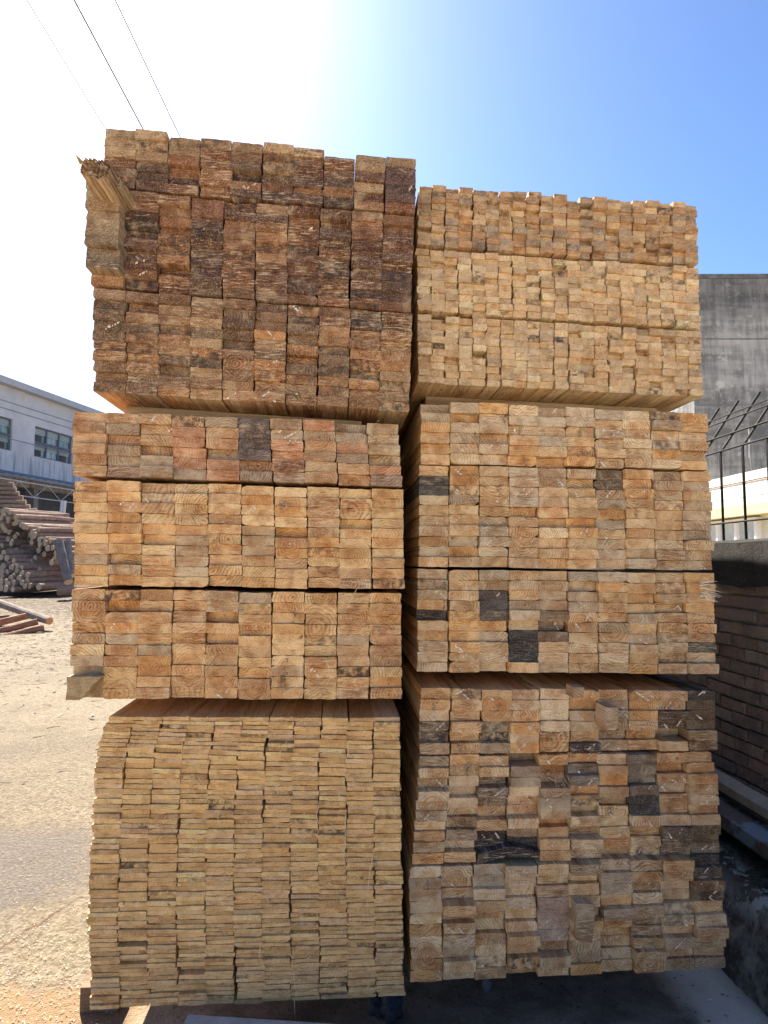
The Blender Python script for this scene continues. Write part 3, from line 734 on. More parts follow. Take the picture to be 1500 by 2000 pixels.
WX, WTOP, CAPZ = 1.70, 1.47, 1.29
def brick_mat():
    k = NT('old_brick'); tc = k.n('ShaderNodeTexCoord').outputs['Object']
    a = k.n('ShaderNodeAttribute', attribute_name='tint').outputs['Color']
    n1 = k.noise(tc, 30, 5, .7); n2 = k.noise(tc, 4, 4, .6)
    a = k.mix(.45, a, (.26,.21,.175))
    c = k.mix(k.map(n1.outputs[0], .35, .65, 0, .8), a, k.mix(1., a, (.4,.4,.42), 'MULTIPLY'))
    c = k.mix(k.map(n1.outputs[0], .56, .66, 0, .7), c, (.42,.38,.34))
    c = k.mix(k.map(n2.outputs[0], .5, .62, 0, .6), c, (.10,.09,.085))
    k.bump(n1.outputs[0], .9, .006)
    return k.fin(c, .9, .2)
def brick_wall():
    rg = rng(91); root = empty('brick_wall', (WX, 0, 0))
    y0, y1 = .6, 9.6
    def loc(v): return (v[0]-WX, v[1], v[2])
    m = MB(); m.box(loc((WX+.02, y0, -.05)), loc((WX+.24, y1, WTOP-.01)))
    m.build('mortar_core', simple('mortar', (.22,.20,.18), (.44,.41,.37), 20, .8, .95, .006), root)
    b = MB(); z = .30; k = 0; ch = .055
    while z < CAPZ-.03:
        y = y0+(k % 2)*.097
        while y < y1:
            j = rg.uniform(-.007,.005); col = rg.choice([(.37,.23,.18),(.31,.21,.17),(.41,.30,.24),(.26,.20,.17),(.46,.36,.30),(.30,.24,.20),(.35,.21,.17)])
            x0 = WX+j; yl = y+.182; dz = rg.uniform(-.004,.004); bz0, bz1 = z+dz+rg.uniform(0,.004), z+.047+dz
            t = rg.uniform(-.004,.004)
            vs = [(x0,y,bz0),(x0+t,yl,bz0),(WX+.05,yl,bz0),(WX+.05,y,bz0),(x0+.002,y+.003,bz1),(x0+t+.002,yl-.003,bz1),(WX+.05,yl,bz1),(WX+.05,y,bz1)]
            # knocked corners
            vs = [loc((v[0]+rg.uniform(0,.004), v[1]+rg.uniform(-.003,.003), v[2]+rg.uniform(-.002,.002))) for v in vs]
            if rg.random() > .03:
                b.add(vs, [(0,3,2,1),(4,5,6,7),(0,1,5,4),(1,2,6,5),(2,3,7,6),(3,0,4,7)], 0, col+(1,))
            y += .194
        z += ch; k += 1
    b.build('brick_face', brick_mat(), root)
    c = MB(); n = 60; vs = []
    for i in range(n+1):
        y = y0+(y1-y0)*i/n; j = rg.uniform(-.006,.006)
        vs += [loc((WX-.012+j, y, CAPZ-.02+rg.uniform(-.012,.012))), loc((WX-.014+j, y, WTOP-.012+rg.uniform(-.003,.003))), loc((WX+.0+j, y, WTOP+rg.uniform(-.002,.002))), loc((WX+.26, y, WTOP)), loc((WX+.26, y, CAPZ-.02))]
    c.add(vs, [(i*5+j, (i+1)*5+j, (i+1)*5+j+1, i*5+j+1) for i in range(n) for j in range(4)]+[(0,1,2,3,4), tuple(n*5+4-j for j in range(5))])
    c.build('coping', simple('black_moss_concrete', (.010,.010,.009), (.032,.030,.028), 22, .9, .95, .008, spots=((.45,.44,.42), 90, .665)), root)
    tag(root, 'old dark brick wall with black mossy concrete coping right of the stacks', 'wall')
brick_wall()

def ledge():
    rg = rng(17); mb = MB(); ny, y0, y1 = 70, 1.0, 7.0
    prof = [(1.30,0),(1.31,.06),(1.33,.13),(1.35,.19),(1.37,.235),(1.41,.255),(1.5,.262),(1.6,.268),(1.72,.27),(1.72,-.05)]
    vs = []; n = len(prof)
    for i in range(ny+1):
        y = y0+(y1-y0)*i/ny
        for j, (x, z) in enumerate(prof):
            q = noise.noise(Vector((x*7, y*5, z*9)))*.05+noise.noise(Vector((x*25, y*22, z*25)))*.022 if 0 < j < 8 else noise.noise(Vector((5, y*6, 2)))*.02 if j == 0 else 0
            vs.append((x+q*(1 if j < 6 else .2), y, z+(q*.6 if j >= 3 and j < 8 else 0)))
    mb.add(vs, [(i*n+j, i*n+j+1, (i+1)*n+j+1, (i+1)*n+j) for i in range(ny) for j in range(n-1)]+[tuple(range(n-1,-1,-1)), tuple(ny*n+j for j in range(n))])
    k = NT('rubble_ledge'); tc = k.n('ShaderNodeTexCoord').outputs['Object']
    a = k.noise(tc, 9, 6, .7); b = k.noise(tc, 55, 5, .7); s = k.noise(tc, 6.5, 5, .75)
    c = k.mix(k.map(a.outputs[0], .42, .60), (.15,.12,.09), (.60,.51,.40))
    c = k.mix(k.map(b.outputs[0], .55, .66, 0, .8), c, (.40,.38,.35))
    geo = k.n('ShaderNodeNewGeometry'); sp = k.n('ShaderNodeSeparateXYZ'); k.l(geo.outputs['Position'], sp.inputs[0])
    moss = k.mix(k.map(b.outputs[0], .4, .62), (.035,.038,.022), (.14,.14,.095))
    c = k.mix(k.map(k.math('ADD', sp.outputs[0], k.math('MULTIPLY', a.outputs[0], .1)), 1.43, 1.49), c, moss)
    band = k.math('MULTIPLY', k.map(sp.outputs[2], .17, .22), k.map(sp.outputs[0], 1.50, 1.42))
    c = k.mix(k.math('MULTIPLY', band, k.map(s.outputs[0], .50, .54)), c, (.85,.82,.76))
    k.bump(k.math('ADD', k.math('MULTIPLY', a.outputs[0], 1.5), b.outputs[0]), 1., .05)
    tag(mb.build('stone_ledge', k.fin(c, .9), smooth=True), 'rough rubble ledge with white mortar patches at the wall foot', 'ledge')
ledge()
# boards on the ledge, leaning to the wall
def yboard(a, b, w, t, mat, nm, lab, tilt, seed):
    a, b = Vector(a), Vector(b); d = (b-a).normalized(); sx = Vector((math.cos(tilt), 0, math.sin(tilt))); up = sx.cross(d)*-1
    if up.z < 0: up = -up
    mb = MB(); rg = rng(seed); vs = []; n = 12
    for i in range(n+1):
        p = a.lerp(b, i/n); j = rg.uniform(-.002,.002)
        vs += [p-sx*w/2+up*j, p-sx*w/2+up*(t+j)+sx*.003, p+sx*w/2+up*(t+j), p+sx*w/2+up*j]
    org = a.copy()
    mb.add([v-org for v in vs], [(i*4+j, i*4+(j+1) % 4, (i+1)*4+(j+1) % 4, (i+1)*4+j) for i in range(n) for j in range(4)]+[(3,2,1,0), tuple(n*4+j for j in range(4))])
    tag(mb.build(nm, mat, loc=org), lab, 'board')
M_pale = simple('pale_weathered_board', (.26,.23,.18), (.42,.38,.31), 9, .4, .8, .003)
M_blue = simple('painted_board', (.09,.07,.065), (.17,.13,.12), 9, .4, .8, .003, spots=((.20,.27,.32), 5, .50))
yboard((1.60,1.2,.43), (1.625,4.6,.455), .07, .035, M_pale, 'pale_board', 'pale weathered board lying along the brick wall', .15, 3)
yboard((1.545,1.2,.335), (1.59,4.8,.35), .11, .05, M_blue, 'painted_board', 'dark board with flaking blue paint below the pale one', .10, 4)
yboard((1.60,1.2,.285), (1.63,4.8,.285), .09, .045, simple('dark_old_timber', (.05,.042,.036), (.11,.09,.075), 9, .4), 'dark_timber', 'dark old timber under the painted board on the ledge', 0., 5)
yboard((1.625,1.25,.345), (1.65,4.5,.36), .05, .07, simple('wedged_old_timber', (.07,.06,.05), (.14,.12,.10), 9, .4), 'dark_timber', 'narrow dark timber wedged between pale board and brick wall', 0., 6)  # old timber in its own mottled dark brown

# steel rod fence on the wall
M_steel = simple('dark_steel', (.010,.009,.010), (.022,.018,.018), 40, .2, .85, .001)
def rod_fence():
    X = WX+.07; root = empty('steel_rod_fence', (X, 2.9, WTOP))
    def L(p): return (p[0]-X, p[1]-2.9, p[2]-WTOP)
    def line(px, py, Xp=X):
        d = ray(px, py); t = Xp/d.x; return Vector((Xp, d.y*t, H+d.z*t))
    zb = line(1407,882).z; ys = line(1407,882).y; st = ys-line(1450,868).y
    for i in range(-2, 18):
        y = ys+st*i
        m = MB(); m.tube([L((X, y, WTOP-.03)), L((X, y, zb-.01)), L((X+.012, y, zb+.012)), L((X+.205, y, zb+.285))], .0062, 7, mcap=0)
        m.build('rod', M_steel, root, smooth=True)
    for (dx, z, r) in ((.006, zb, .0045), (0, line(1455,941).z, .002), (0, line(1455,1018).z, .005), (.06, zb+.085, .0045), (.128, zb+.178, .0035), (.155, zb+.213, .003)):
        m = MB(); m.tube([L((X+dx-.009, 2.2, z)), L((X+dx-.009, 6.3, z))], r, 6, mcap=0); m.build('rail', M_steel, root, smooth=True)
    tag(root, 'black steel rod fence with bent tips standing on the brick wall', 'fence')
rod_fence()

# ------------------------------------------------------------------ buildings on the right
def stain_wall(name, base, dark, light, zs=3., bands=True):
    k = NT(name); tc = k.n('ShaderNodeTexCoord').outputs['Object']
    a = k.noise(tc, 1.1, 6, .7); b = k.noise(tc, 8, 5, .7)
    mp = k.n('ShaderNodeMapping'); mp.inputs['Scale'].default_value = (2.2, 2.2, .28); k.l(tc, mp.inputs[0])
    v = k.noise(mp.outputs[0], 3, 5, .7)
    mp2 = k.n('ShaderNodeMapping'); mp2.inputs['Scale'].default_value = (.12, .12, 1.2); k.l(tc, mp2.inputs[0])
    hz = k.noise(mp2.outputs[0], 1.3, 4, .7)
    f = k.math('ADD', k.math('MULTIPLY', a.outputs[0], .3), k.math('ADD', k.math('MULTIPLY', v.outputs[0], .3), k.math('MULTIPLY', hz.outputs[0], .4)))
    c = k.mix(k.map(f, .44, .56), dark, base)
    dr = k.n('ShaderNodeMapping'); dr.inputs['Scale'].default_value = (5, 5, .35); k.l(tc, dr.inputs[0])
    c = k.mix(k.map(k.noise(dr.outputs[0], 2, 4, .6).outputs[0], .56, .66, 0, .6), c, dark)
    c = k.mix(k.map(k.noise(tc, 2.4, 5, .75).outputs[0], .60, .64, 0, .55), c, light)
    c = k.mix(k.map(b.outputs[0], .56, .70, 0, .5), c, light)
    sp = k.n('ShaderNodeSeparateXYZ'); k.l(tc, sp.inputs[0])
    top = k.map(k.math('ADD', sp.outputs[2], k.math('MULTIPLY', v.outputs[0], .9)), zs-.25, zs+.25, 0, .75)
    c = k.mix(top, c, k.mix(1., c, (.42,.42,.45), 'MULTIPLY'))
    k.bump(k.math('ADD', b.outputs[0], a.outputs[0]), .6, .02)
    return k.fin(c, .92, .15)
def right_buildings():
    Y = 15.; tl = at(1357,549,Y); tr = at(1500,562,Y)
    ztop = tl.z; x0 = at(1356,790,Y).x
    root = empty('grey_building', (x0, Y, .3))
    m = MB(); m.box((0,0,-.4), (9, 12, ztop-.3+.05)); wl = m.build('wall', stain_wall('grey_render', (.33,.325,.32), (.13,.13,.13), (.50,.49,.47), ztop-.55), root)
    root.rotation_euler = (0, 0, R(-4.5))
    m = MB(); m.box((-.03,-.05,ztop-.25), (9.03, 12.05, ztop-.15)); m.build('coping', simple('dark_coping', (.06,.06,.065), (.16,.16,.17), 6), root)
    rg = rng(5)
    for i, (zz, xa, xb) in enumerate(((ztop-1.75, .0, 1.2), (ztop-3.35, .0, 3.))):   # old floor lines
        m = MB(); m.box((xa,-.015,zz), (xb+2,-.001,zz+.03)); m.build('ledge_line', simple('line_grey%d' % i, (.10,.10,.11), (.2,.2,.2), 8), root)
    m = MB(); m.tube([(2.0-.8,-.06,ztop-4.6), (1.22,-.06,ztop-4.25), (1.2,-.1,ztop-3.9)], .012, 6, mcap=0); m.tube([(1.22,-.04,ztop-4.25),(1.35,-.04,ztop-7)], .006, 5, mcap=0)
    m.build('conduit', simple('white_pipe', (.5,.5,.5), (.7,.7,.7), 5), root)
    tag(root, 'tall windowless building with stained dark grey rendered wall', 'building')
    # pink wall behind
    root = empty('pink_building', (at(1230,790,18).x, 18, .3))
    m = MB(); z = at(1300,600,18).z; m.box((0,0,-.4), (at(1440,790,18).x-at(1230,790,18).x, 5, 3.9+.9)); m.build('wall', simple('pink_render', (.70,.34,.36), (.78,.42,.43), 3, .2), root)
    tag(root, 'pink rendered building glimpsed past the upper right pack', 'building')
    # low sunlit building whose front runs back beside the yard
    X = 5.2
    def zz(px, py): d = ray(px, py); t = X/d.x; return H+d.z*t
    def yy(px, py): d = ray(px, py); t = X/d.x; return d.y*t
    z_top, z_line, z_blue, z_y0, z_y1, z_win = zz(1495,916), zz(1495,935), zz(1495,965), zz(1495,982), zz(1495,1003), zz(1495,1012)
    root = empty('low_house', (X, 8, .0)); Lc = lambda a, b: (Vector(a)-Vector((X,8,0)), Vector(b)-Vector((X,8,0)))
    def bx(m, a, b): a, b = Lc(a, b); m.box(tuple(a), tuple(b))
    W = simple('white_parapet', (.62,.60,.54), (.80,.79,.75), 1.5, .2, .8, .01, spots=((.52,.42,.20), 1.3, .60))
    m = MB(); bx(m, (X+.10,4.5,0), (X+4,12.4,z_y1)); m.build('wall', simple('cream_wall', (.58,.55,.40), (.72,.70,.55), 2, .2), root)
    m = MB(); bx(m, (X-.06,4.45,z_blue), (X+4,12.5,z_top)); m.build('parapet', W, root)
    m = MB(); bx(m, (X-.07,4.44,z_line-.012), (X-.055,12.45,z_line+.004)); m.build('groove', simple('groove', (.35,.3,.25), (.45,.4,.3), 4), root)
    m = MB(); bx(m, (X-.055,4.45,z_y0+.002), (X+4,12.45,z_blue-.002)); m.build('frieze', simple('blue_flaking', (.50,.62,.62), (.74,.76,.70), 5, .3, .8, .01, spots=((.3,.36,.36), 3, .58)), root)
    m = MB(); bx(m, (X-.10,4.45,z_y1), (X+4,12.45,z_y0)); m.build('beam', simple('yellow_beam', (.50,.43,.22), (.60,.54,.32), 3, .3, .8, .01, spots=((.32,.22,.08), 4, .60)), root)
    wf = simple('white_frame', (.7,.7,.7), (.8,.8,.8), 3, .05, .5); gl = simple('frosted_pane', (.35,.40,.40), (.55,.58,.55), 6, .05, .3)
    y = 4.9
    while y < 12:
        f = MB(); bx(f, (X+.02,y,z_win-.02), (X+.12,y+1.3,z_win+.03)); bx(f, (X+.02,y,z_win-1.2), (X+.12,y+1.3,z_win-1.15))
        for q in (0,.42,.85,1.26): bx(f, (X+.02,y+q,z_win-1.148), (X+.12,y+q+.04,z_win-.022))
        fo = f.build('window', wf, root)
        p = MB(); bx(p, (X+.07,y+.04,z_win-1.15), (X+.09,y+1.26,z_win-.02)); p.build('pane', gl, fo)
        y += 1.55
    tag(root, 'low cream house with white parapet and yellow beam behind the brick wall', 'house')
right_buildings()

# ------------------------------------------------------------------ factory on the left
def factory():
    th = math.atan((1010-661)/1300)                # front runs back to the right
    d = Vector((math.sin(th), math.cos(th), 0)); nrm = Vector((d.y, -d.x, 0))   # faces the yard
    P0 = ray(0,1050); P0 = Vector((P0.x, P0.y, 0))*(29/P0.y)
    root = empty('factory', (P0.x, P0.y, gz(0,29))); root.rotation_euler = (0, 0, math.atan2(d.y, d.x))
    B = gz(0,29)
    # local x runs along the front, local -y points to the yard
    def hit(px, py):
        r = ray(px, py); # plane through P0 with normal nrm
        t = P0.dot(nrm)/r.dot(nrm); p = r*t
        return ((p-P0).dot(d), H+p.z-B)
    def pt(px, py): return hit(px, py)
    z_roof = pt(0,737)[1]; z_eave = pt(0,750)[1]; z_l1 = pt(0,781)[1]; z_wt = pt(0,812)[1]; z_wm = pt(0,845)[1]; z_wb = pt(0,876)[1]; z_can = pt(0,917)[1]
    x_a = pt(24,850)[0]; x_b = pt(68,850)[0]; x_c = pt(137,870)[0]
    k = NT('factory_render'); tc = k.n('ShaderNodeTexCoord').outputs['Object']
    a = k.noise(tc, .8, 6, .7); mp = k.n('ShaderNodeMapping'); mp.inputs['Scale'].default_value = (3.2,3.2,.22); k.l(tc, mp.inputs[0]); v = k.noise(mp.outputs[0], 1.6, 4, .6)
    c = k.mix(k.map(a.outputs[0], .35, .65), (.50,.50,.50), (.66,.66,.65))
    sp = k.n('ShaderNodeSeparateXYZ'); k.l(tc, sp.inputs[0])
    c = k.mix(k.math('MULTIPLY', k.map(v.outputs[0], .5, .62, 0, .75), k.map(sp.outputs[2], z_wb+.1, z_wb-.2)), c, (.25,.25,.27))
    c = k.mix(k.math('MULTIPLY', k.map(a.outputs[0], .52, .6, 0, .5), k.map(sp.outputs[2], z_eave-1.2, z_eave-.2)), c, (.45,.39,.33))
    W = k.fin(c, .9, .2)
    X0, X1 = -14, 45
    m = MB()
    m.box((X0, 0, z_wt), (X1, 10, z_eave)); m.box((X0, 0, z_can-.6), (X1, .3, z_wb))
    bays = []; per = x_c-x_a+.2; sp_ = x_b-x_a
    x = x_b
    bays = [(x_b+per*i, x_b+per*i+(per-sp_)) for i in range(-3, 7)]
    xs = X0
    for (a0, a1) in bays:
        if a0 > xs: m.box((xs, 0, z_wb), (a0, .3, z_wt)); xs = a1
    m.box((xs, 0, z_wb), (X1, .3, z_wt))
    m.build('wall', W, root)
    m = MB(); m.box((X0, -.35, z_eave), (X1, 10.2, z_roof)); m.build('roof', simple('roof_edge', (.42,.43,.44), (.52,.52,.52), 1, .2), root)
    for i, z in enumerate((z_l1, z_wt+.35, (z_wt+z_wb)/2-.2)):
        m = MB(); m.box((X0, -.012, z), (X1, -.001, z+.04)); m.build('joint_line', simple('joint_line%d' % i, (.22,.23,.26), (.3,.3,.33), 2), root)
    fr = simple('window_frame_grey', (.10,.12,.14), (.16,.18,.2), 3, .1); gl = NT('blue_glass'); tcg = gl.n('ShaderNodeTexCoord').outputs['Object']
    gg = gl.fin(gl.mix(gl.map(gl.noise(tcg, .9, 3).outputs[0], .4, .6), (.22,.34,.36), (.42,.54,.55)), .18, .5)
    sl_m = simple('louvre_slat', (.38,.46,.46), (.50,.56,.54), 2, .1, .4); dkp = simple('open_pane', (.06,.055,.05), (.12,.11,.10), 2)
    rg = rng(4)
    for (a0, a1) in bays:
        f = MB(); n = 3
        f.box((a0,.10,z_wb), (a1,.18,z_wb+.06)); f.box((a0,.10,z_wt-.06), (a1,.18,z_wt)); f.box((a0,.08,z_wm-.06), (a1,.18,z_wm+.06))
        for q in range(n+1):
            xx = a0+(a1-a0-.08)*q/n; f.box((xx,.09,z_wb+.06), (xx+.08,.19,z_wt-.06))
        fo = f.build('window', fr, root)
        p = MB(); p.box((a0,.20,z_wb), (a1,.24,z_wt)); p.build('pane', gg, fo)
        s = MB()
        for q in range(n):
            for (zb, zt) in ((z_wb, z_wm), (z_wm, z_wt)):
                xa = a0+(a1-a0)*q/n+.1; xb = a0+(a1-a0)*(q+1)/n-.03; hh = (zt-zb)
                for j in range(4): s.box((xa,.13,zb+hh*(.55+.11*j)), (xb,.16,zb+hh*(.62+.11*j)))
                s.box(((xa+xb)/2-.02,.12,zb+.07), ((xa+xb)/2+.02,.17,zb+hh*.52))
        s.build('louvre', sl_m, fo)
        for q, zb, zt in ((0, z_wm+.07, z_wm+(z_wt-z_wm)*.5), (0, z_wb+.07, z_wb+(z_wm-z_wb)*.5), (2, z_wb+.07, z_wb+(z_wm-z_wb)*.5)):
            xa = a0+(a1-a0)*q/n+.1; w_ = (a1-a0)/n*.55; dk = MB(); dk.box((xa,.115,zb), (xa+w_,.195,zt)); dk.build('open_panel', dkp, fo)
    # canopy with corrugated edge, truss, and the open bay under it
    c = MB(); n = 260
    for i in range(n):
        xa = X0+(X1-X0)*i/n; xb = X0+(X1-X0)*(i+1)/n; zz = .03*(i % 2)
        c.box((xa, -2.6, z_can-.75+zz), (xb, .0, z_can-.69+zz)) if False else c.add([(xa,-2.6,z_can-.60+zz),(xb,-2.6,z_can-.60+zz),(xb,-.001,z_can-.02+zz),(xa,-.001,z_can-.02+zz),(xa,-2.6,z_can-.66),(xb,-2.6,z_can-.66),(xb,-.001,z_can-.08),(xa,-.001,z_can-.08)],
                [(3,2,1,0),(4,5,6,7),(0,1,5,4),(1,2,6,5),(2,3,7,6),(3,0,4,7)])
    c.build('canopy', simple('canopy_sheet', (.16,.18,.21), (.26,.29,.33), 1, .2), root)
    t = MB(); zt = z_can-.78; zb = zt-.55
    t.tube([(X0,-2.5,zt),(X1,-2.5,zt)], .03, 6, mcap=0); t.tube([(X0,-2.5,zb),(X1,-2.5,zb)], .025, 6, mcap=0)
    x = X0; q = 0
    while x < X1-1:
        t.tube([(x,-2.5,zt if q % 2 else zb),(x+.8,-2.5,zb if q % 2 else zt)], .015, 5); x += .8; q += 1
    t.build('truss', simple('pale_steel', (.45,.47,.5), (.6,.6,.62), 2, .1), root)
    m = MB(); m.box((X0, .7, 0), (X1, 9.8, z_can-.1)); m.build('rear_cladding', simple('blue_grey_sheet', (.10,.12,.15), (.19,.22,.27), 1.2, .2), root)
    cm_ = simple('column_grey', (.3,.32,.36), (.42,.44,.47), 1.4, .2)
    for i in range(-2, 9):
        m = MB(); m.box((x_b+i*per-.15, -.2, 0), (x_b+i*per+.15, .25, z_can-.61)); m.build('column', cm_, root)
    tag(root, 'long pale grey factory with louvred window bands and a truss canopy', 'factory')
    m = MB()
    for px0, px1 in ((122,113),(127,121)):
        a_, b_ = at(px0,978,26), at(px1,1022,26); m = MB(); org = b_.copy(); m.tube([(0,0,-.6), tuple(a_-b_)], .06, 6, mcap=0)
        tag(m.build('white_pole', simple('white_pole_paint', (.6,.62,.65), (.75,.76,.78), 2, .1), loc=org), 'white pole leaning by the factory, %s of the two' % ('left' if px0 == 122 else 'right'), 'pole')
factory()

# ------------------------------------------------------------------ logs
def bark_mat(name, c1, c2, c3):
    k = NT(name); tc = k.n('ShaderNodeTexCoord').outputs['Object']; oi = k.n('ShaderNodeObjectInfo')
    a = k.noise(tc, 6, 5, .7); b = k.noise(tc, 28, 4, .7)
    c = k.mix(k.map(a.outputs[0], .38, .62), c1, c2)
    c = k.mix(k.map(b.outputs[0], .55, .66, 0, .8), c, c3)
    c = k.mix(k.map(oi.outputs['Random'], 0, 1, 0, .45), c, (.16,.10,.075))
    k.bump(b.outputs[0], .8, .02)
    return k.fin(c, .9, .2)
M_bark = bark_mat('bark', (.23,.15,.11), (.40,.28,.21), (.58,.48,.39))
M_bark_red = bark_mat('red_bark', (.28,.13,.075), (.40,.21,.13), (.50,.36,.26))
M_bark_grey = bark_mat('grey_bark', (.17,.15,.13), (.30,.27,.24), (.45,.42,.38))
def cut_mat():
    k = NT('log_cut'); rg = k.n('ShaderNodeAttribute', attribute_name='ring').outputs['Vector']
    ln = k.n('ShaderNodeVectorMath', operation='LENGTH'); k.l(k.vm('MULTIPLY', rg, (1,1,0)), ln.inputs[0])
    w_ = k.math('MULTIPLY_ADD', k.math('SINE', k.math('MULTIPLY', ln.outputs['Value'], 420)), .5, .5)
    c = k.mix(k.math('MULTIPLY', w_, .4), (.66,.52,.35), (.42,.30,.19))
    oi = k.n('ShaderNodeObjectInfo'); c = k.mix(k.map(oi.outputs['Random'], 0, 1, 0, .6), c, (.42,.32,.21))
    return k.fin(c, .9, .2)
M_cut = cut_mat(); M_cut_o = simple('orange_cut', (.52,.26,.10), (.62,.34,.15), 12, .2)
LOGN = [0]
def log(a, b, r, lab, grp, mats=None, name='log'):
    a, b = Vector(a), Vector(b); rg = rng(500+LOGN[0]); LOGN[0] += 1
    mb = MB(); pts = []
    bend = Vector((rg.uniform(-1,1), rg.uniform(-1,1), rg.uniform(-1,1)))*.02
    for i in range(7):
        t = i/6; pts.append((b-a)*t+bend*math.sin(math.pi*t))
    mb.tube(pts, [r*(1.04-.12*i/6)*rg.uniform(.96,1.04) for i in range(7)], 12, 0, 1, jit=.035, rg=rg)
    o = mb.build(name, mats or [M_bark, M_cut], loc=a)
    return tag(o, lab, 'log', grp)
def zp(x, y): return x/5.88, 920+y/5.88            # pile detail view -> photo
GP = 'logs of the large bark-covered pile'
rg = rng(88)
# back part: long logs whose right ends step down the slope
ends = [27,31,36,43,52,60,70,80,89,94,98,103,108,112,112,108,104,100,96,92]
for k_, ex in enumerate(ends):
    py = 946+k_*8.6; Y = 24.3-k_*.14
    e = at(ex+rg.uniform(-2,2), py, Y)
    a = e+Vector((-4.2, -.25, rg.uniform(-.05,.05)))
    log(a, e, .078*rg.uniform(.85,1.15), 'long bark log in the back of the large pile, ending in the stepped slope', GP)
    a2 = a+Vector((0,.2,.02)); e2 = e+Vector((-.1,.2,.02))
    log(a2+Vector((0,0,-.04)), e2+Vector((0,0,-.04)), .08, 'long bark log in the back of the large pile, ending in the stepped slope', GP)
# front part: cut ends turned to the camera
FE = [(45,455),(50,505),(100,480),(10,540),(90,550),(180,530),(185,590),(240,620),(275,635),(310,650),(435,675),(370,705),(390,740),(450,785),(510,780),(560,808),(455,838),(512,830),(545,888),(600,885),
      (40,940),(10,990),(75,1000),(155,1030),(130,1110),(180,1095),(245,1108),(35,1095),(75,1165),(190,1145),(150,1205),(250,1175),(310,1200),(215,1235),(120,1235),(305,1265),
      (250,1285),(145,1290),(95,1300),(60,1275),(15,1210),(335,1320),(285,1325),(445,1330),(145,1360),(10,1345),(60,1350),(620,1010),(590,1050),(640,945),(5,1280),(20,1160)]
for i, (x, y) in enumerate(sorted(FE, key=lambda q: q[1])):
    px, py = zp(x, y); Y = 22.2-(y-455)/900*2.2
    s = at(px, py, Y); ln = rg.uniform(1.9,2.6)
    e = s+Vector((ln*.40, ln*.90, rg.uniform(-.02,.07)))
    rr = .085*rg.uniform(.85,1.2)
    log(s, e, rr, 'bark log in the front of the large pile with its cut end showing', GP)
# filling logs whose ends hide behind the front ones
for i in range(34):
    y = 470+i*26; px, py = zp(rg.uniform(-60, 220 if y < 900 else 330), y); Y = 22.9-(y-455)/900*2.2
    s = at(px, py, Y); log(s, s+Vector((1.1,2.4,.02)), .085, 'bark log half hidden inside the large pile', GP)
for i in range(16):
    y = 640+i*45; px, py = zp(rg.uniform(330, 520), y); Y = 22.7-(y-455)/900*2.2
    s = at(px, py, Y); log(s, s+Vector((1.1,2.2,.02)), .085, 'bark log half hidden inside the large pile', GP)
# pieces leaning on its right end
log(at(114,1058,20.2), at(134,1137,19.4), .13, 'thick grey log leaning against the right end of the pile', 'grey logs leaning on the pile', [M_bark_grey, M_cut])
log(at(130,1055,20.5), at(139,1125,19.8), .12, 'second grey leaning log, tucked beside the timber stack', 'grey logs leaning on the pile', [M_bark_grey, M_cut])
s = at(112,1153,19.2); log(s, s+Vector((1.6,.5,.02)), .13, 'thick dark log lying at the foot of the pile', GP)
# four logs lying in the yard
def yl(x0, y0, x1, y1, Y0, Y1, r, lab, mats): return log(at(x0, y0, Y0), at(x1, y1, Y1), r, lab, 'logs lying loose in the yard', mats)
yl(-60,1158,97,1213,14.6,12.8,.078,'grey log with an orange cut end lying in the yard',[M_bark_grey, M_cut_o])
yl(-90,1236,64,1200,12.6,13.2,.065,'reddish log, topmost of the three beside the grey one',[M_bark_red, M_cut_o])
yl(-90,1252,74,1214,12.3,12.9,.062,'reddish log, middle of the three beside the grey one',[M_bark_red, M_cut_o])
yl(-90,1268,86,1225,12.0,12.6,.060,'reddish knotty log, lowest of the three in the yard',[M_bark_red, M_cut_o])
yl(-90,1215,18,1207,13.1,13.6,.060,'short pinkish log behind the three reddish ones',[M_bark_red, M_cut])

# ------------------------------------------------------------------ litter
def litter(nm, lab, cat, n, region, size, cols, seed, long=2.2, lift=.006):
    rg = rng(seed); mb = MB()
    for i in range(n):
        x, y = region(rg)
        if x is None: continue
        s = rg.uniform(*size); a = rg.uniform(0, math.pi); d = Vector((math.cos(a), math.sin(a), rg.uniform(-.06,.10)))*s*long*.5; e = Vector((-math.sin(a), math.cos(a), rg.uniform(-.08,.08)))*s*.5
        c = Vector((x, y, gz(x, y)+.001+rg.uniform(0, lift)+abs(d.z)))
        up = Vector((0,0,s*.10))
        mb.add([c-d-e, c+d-e*.6, c+d+e*.6, c-d+e, c+up], [(0,1,4),(1,2,4),(2,3,4),(3,0,4)], 0, clampc(tuple(q*rg.uniform(.8,1.2) for q in rg.choice(cols)))+(1,))
    k = NT(nm); at_ = k.n('ShaderNodeAttribute', attribute_name='tint').outputs['Color']
    tag(mb.build(nm, k.fin(at_, .9, .2)), lab, cat, kind='stuff')
def reg_saw(rg):
    y = 1.8+10*rg.random()**1.5; x = -(.30+.30*rg.random())*y
    if x > -.66 or (((x+1.62)/.62)**2+((y-3.15)/.6)**2 < 1.1 and rg.random() < .85) or (y < 3.0 and rg.random() < .6): return None, None
    return x, y
litter('sawdust', 'pale wood chips and sawdust scattered over the yard ground', 'sawdust', 36000, reg_saw, (.0015,.0042), [(.34,.28,.20),(.30,.24,.16),(.42,.36,.27),(.22,.16,.10),(.28,.22,.14)], 3)
def reg_bark(rg):
    y = 20.5-abs(rg.gauss(0, 5.2)); y = y if y > 4 else 19
    return (-.53+.2*rg.random())*y, y
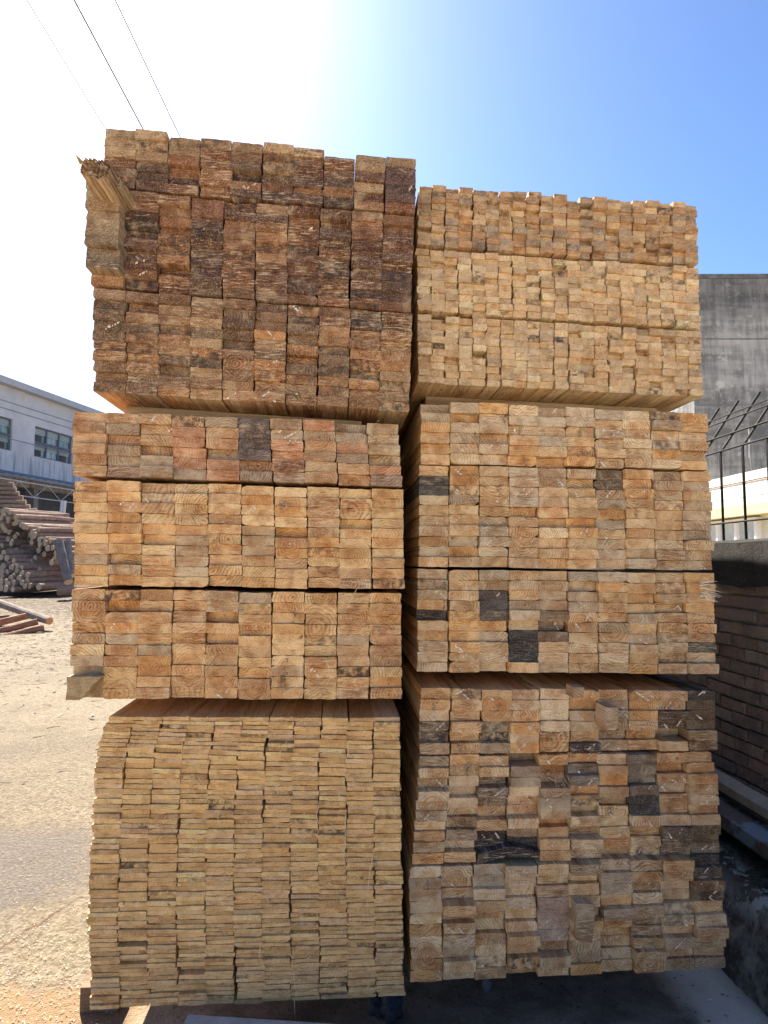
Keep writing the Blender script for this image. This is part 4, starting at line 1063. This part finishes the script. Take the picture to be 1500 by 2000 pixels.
litter('bark_litter', 'dark bark scraps and pale chips strewn before the log pile', 'bark scraps', 5500, reg_bark, (.008,.026), [(.07,.05,.04),(.11,.08,.06),(.09,.065,.05),(.30,.24,.16),(.05,.04,.035),(.16,.11,.075),(.13,.09,.07)], 4, 4.5, .012)
def reg_conc(rg):
    return rg.uniform(-.5,1.28), rg.uniform(1.7,4.0)
litter('grit', 'small grit and chips on the concrete under the stacks', 'grit', 2600, reg_conc, (.002,.008), [(.35,.33,.31),(.2,.19,.18),(.5,.42,.3)], 5, 1.6, .002)
# crumpled dark plastic and stones
def blob(nm, p, r, mat, lab, cat, seed, sq=(1,1,.8), grp=None, amp=.35):
    rg = rng(seed); mb = MB(); n, m_ = 22, 14; vs = []
    for j in range(m_+1):
        ph = math.pi*j/m_
        for i in range(n):
            th = 2*math.pi*i/n; v = Vector((math.sin(ph)*math.cos(th), math.sin(ph)*math.sin(th), math.cos(ph)))
            q = 1+amp*noise.noise(v*1.9+Vector((seed,0,0)))+amp*.5*abs(noise.noise(v*5.5+Vector((0,seed,0))))
            vs.append((v.x*r*q*sq[0], v.y*r*q*sq[1], (v.z*r*q)*sq[2]+r*sq[2]*.9))
    mb.add(vs, [(j*n+i, (j+1)*n+i, (j+1)*n+(i+1) % n, j*n+(i+1) % n) for j in range(m_) for i in range(n)])
    o = mb.build(nm, mat, loc=p, smooth=True); tag(o, lab, cat, grp); return o
M_plas = simple('dark_plastic', (.06,.065,.085), (.16,.17,.20), 14, 1., .32, .02)
blob('crumpled_plastic', gpt(764,1996)+Vector((0,.02,0)), .038, M_plas, 'larger crumpled dark plastic lump on the ground between the stacks', 'plastic', 3, (.9,1,1.1), 'crumpled plastic lumps', .5)
blob('crumpled_plastic', gpt(736,1990)+Vector((0,.02,0)), .026, M_plas, 'smaller crumpled dark plastic lump under the slat pack corner', 'plastic', 5, (1,1,1), 'crumpled plastic lumps', .5)
blob('stone', gpt(951,1936), .016, simple('grey_stone', (.28,.28,.28), (.42,.42,.42), 40, .5), 'small grey stone standing under the lower right pack', 'stone', 8, (.8,.8,1.4))
blob('white_chip', gpt(1386,1954), .006, simple('white_chip', (.7,.7,.68), (.8,.8,.8), 40, .2), 'tiny white chip on the concrete near the ledge', 'chip', 9, (1.6,.8,.5))
blob('crumpled_bag', Vector((1.395,2.55,.235)), .045, simple('pale_plastic', (.36,.38,.45), (.52,.54,.62), 14, .8, .35, .02), 'pale crumpled plastic bag lying on the stone ledge', 'bag', 12, (1,1.4,.75), None, .5)

# ------------------------------------------------------------------ overhead wires
M_wire = simple('wire_grey', (.16,.16,.17), (.22,.22,.23), 5, .05)
for i, (xa, xb, r, lab) in enumerate(((55,207,.012,'leftmost overhead wire, thin and faint'),(147,280,.019,'middle overhead wire, the thickest of the three'),(227,345,.014,'rightmost overhead wire of the three'))):
    k0 = (xb-xa)/248
    A = ray(xa-k0*500, -500); A = A*(7/A.y); Bq = ray(xb+k0*330, 578); Bq = Bq*(34/Bq.y)
    A.z += H; Bq.z += H
    pts = []
    for j in range(25):
        t = j/24; p = A.lerp(Bq, t); p.z -= .25*math.sin(math.pi*t)*.3; pts.append(p-A)
    mb = MB(); mb.tube(pts, r, 6, mcap=0)
    tag(mb.build('overhead_wire', M_wire, loc=A, smooth=True), lab, 'wire', 'overhead wires crossing the sky')
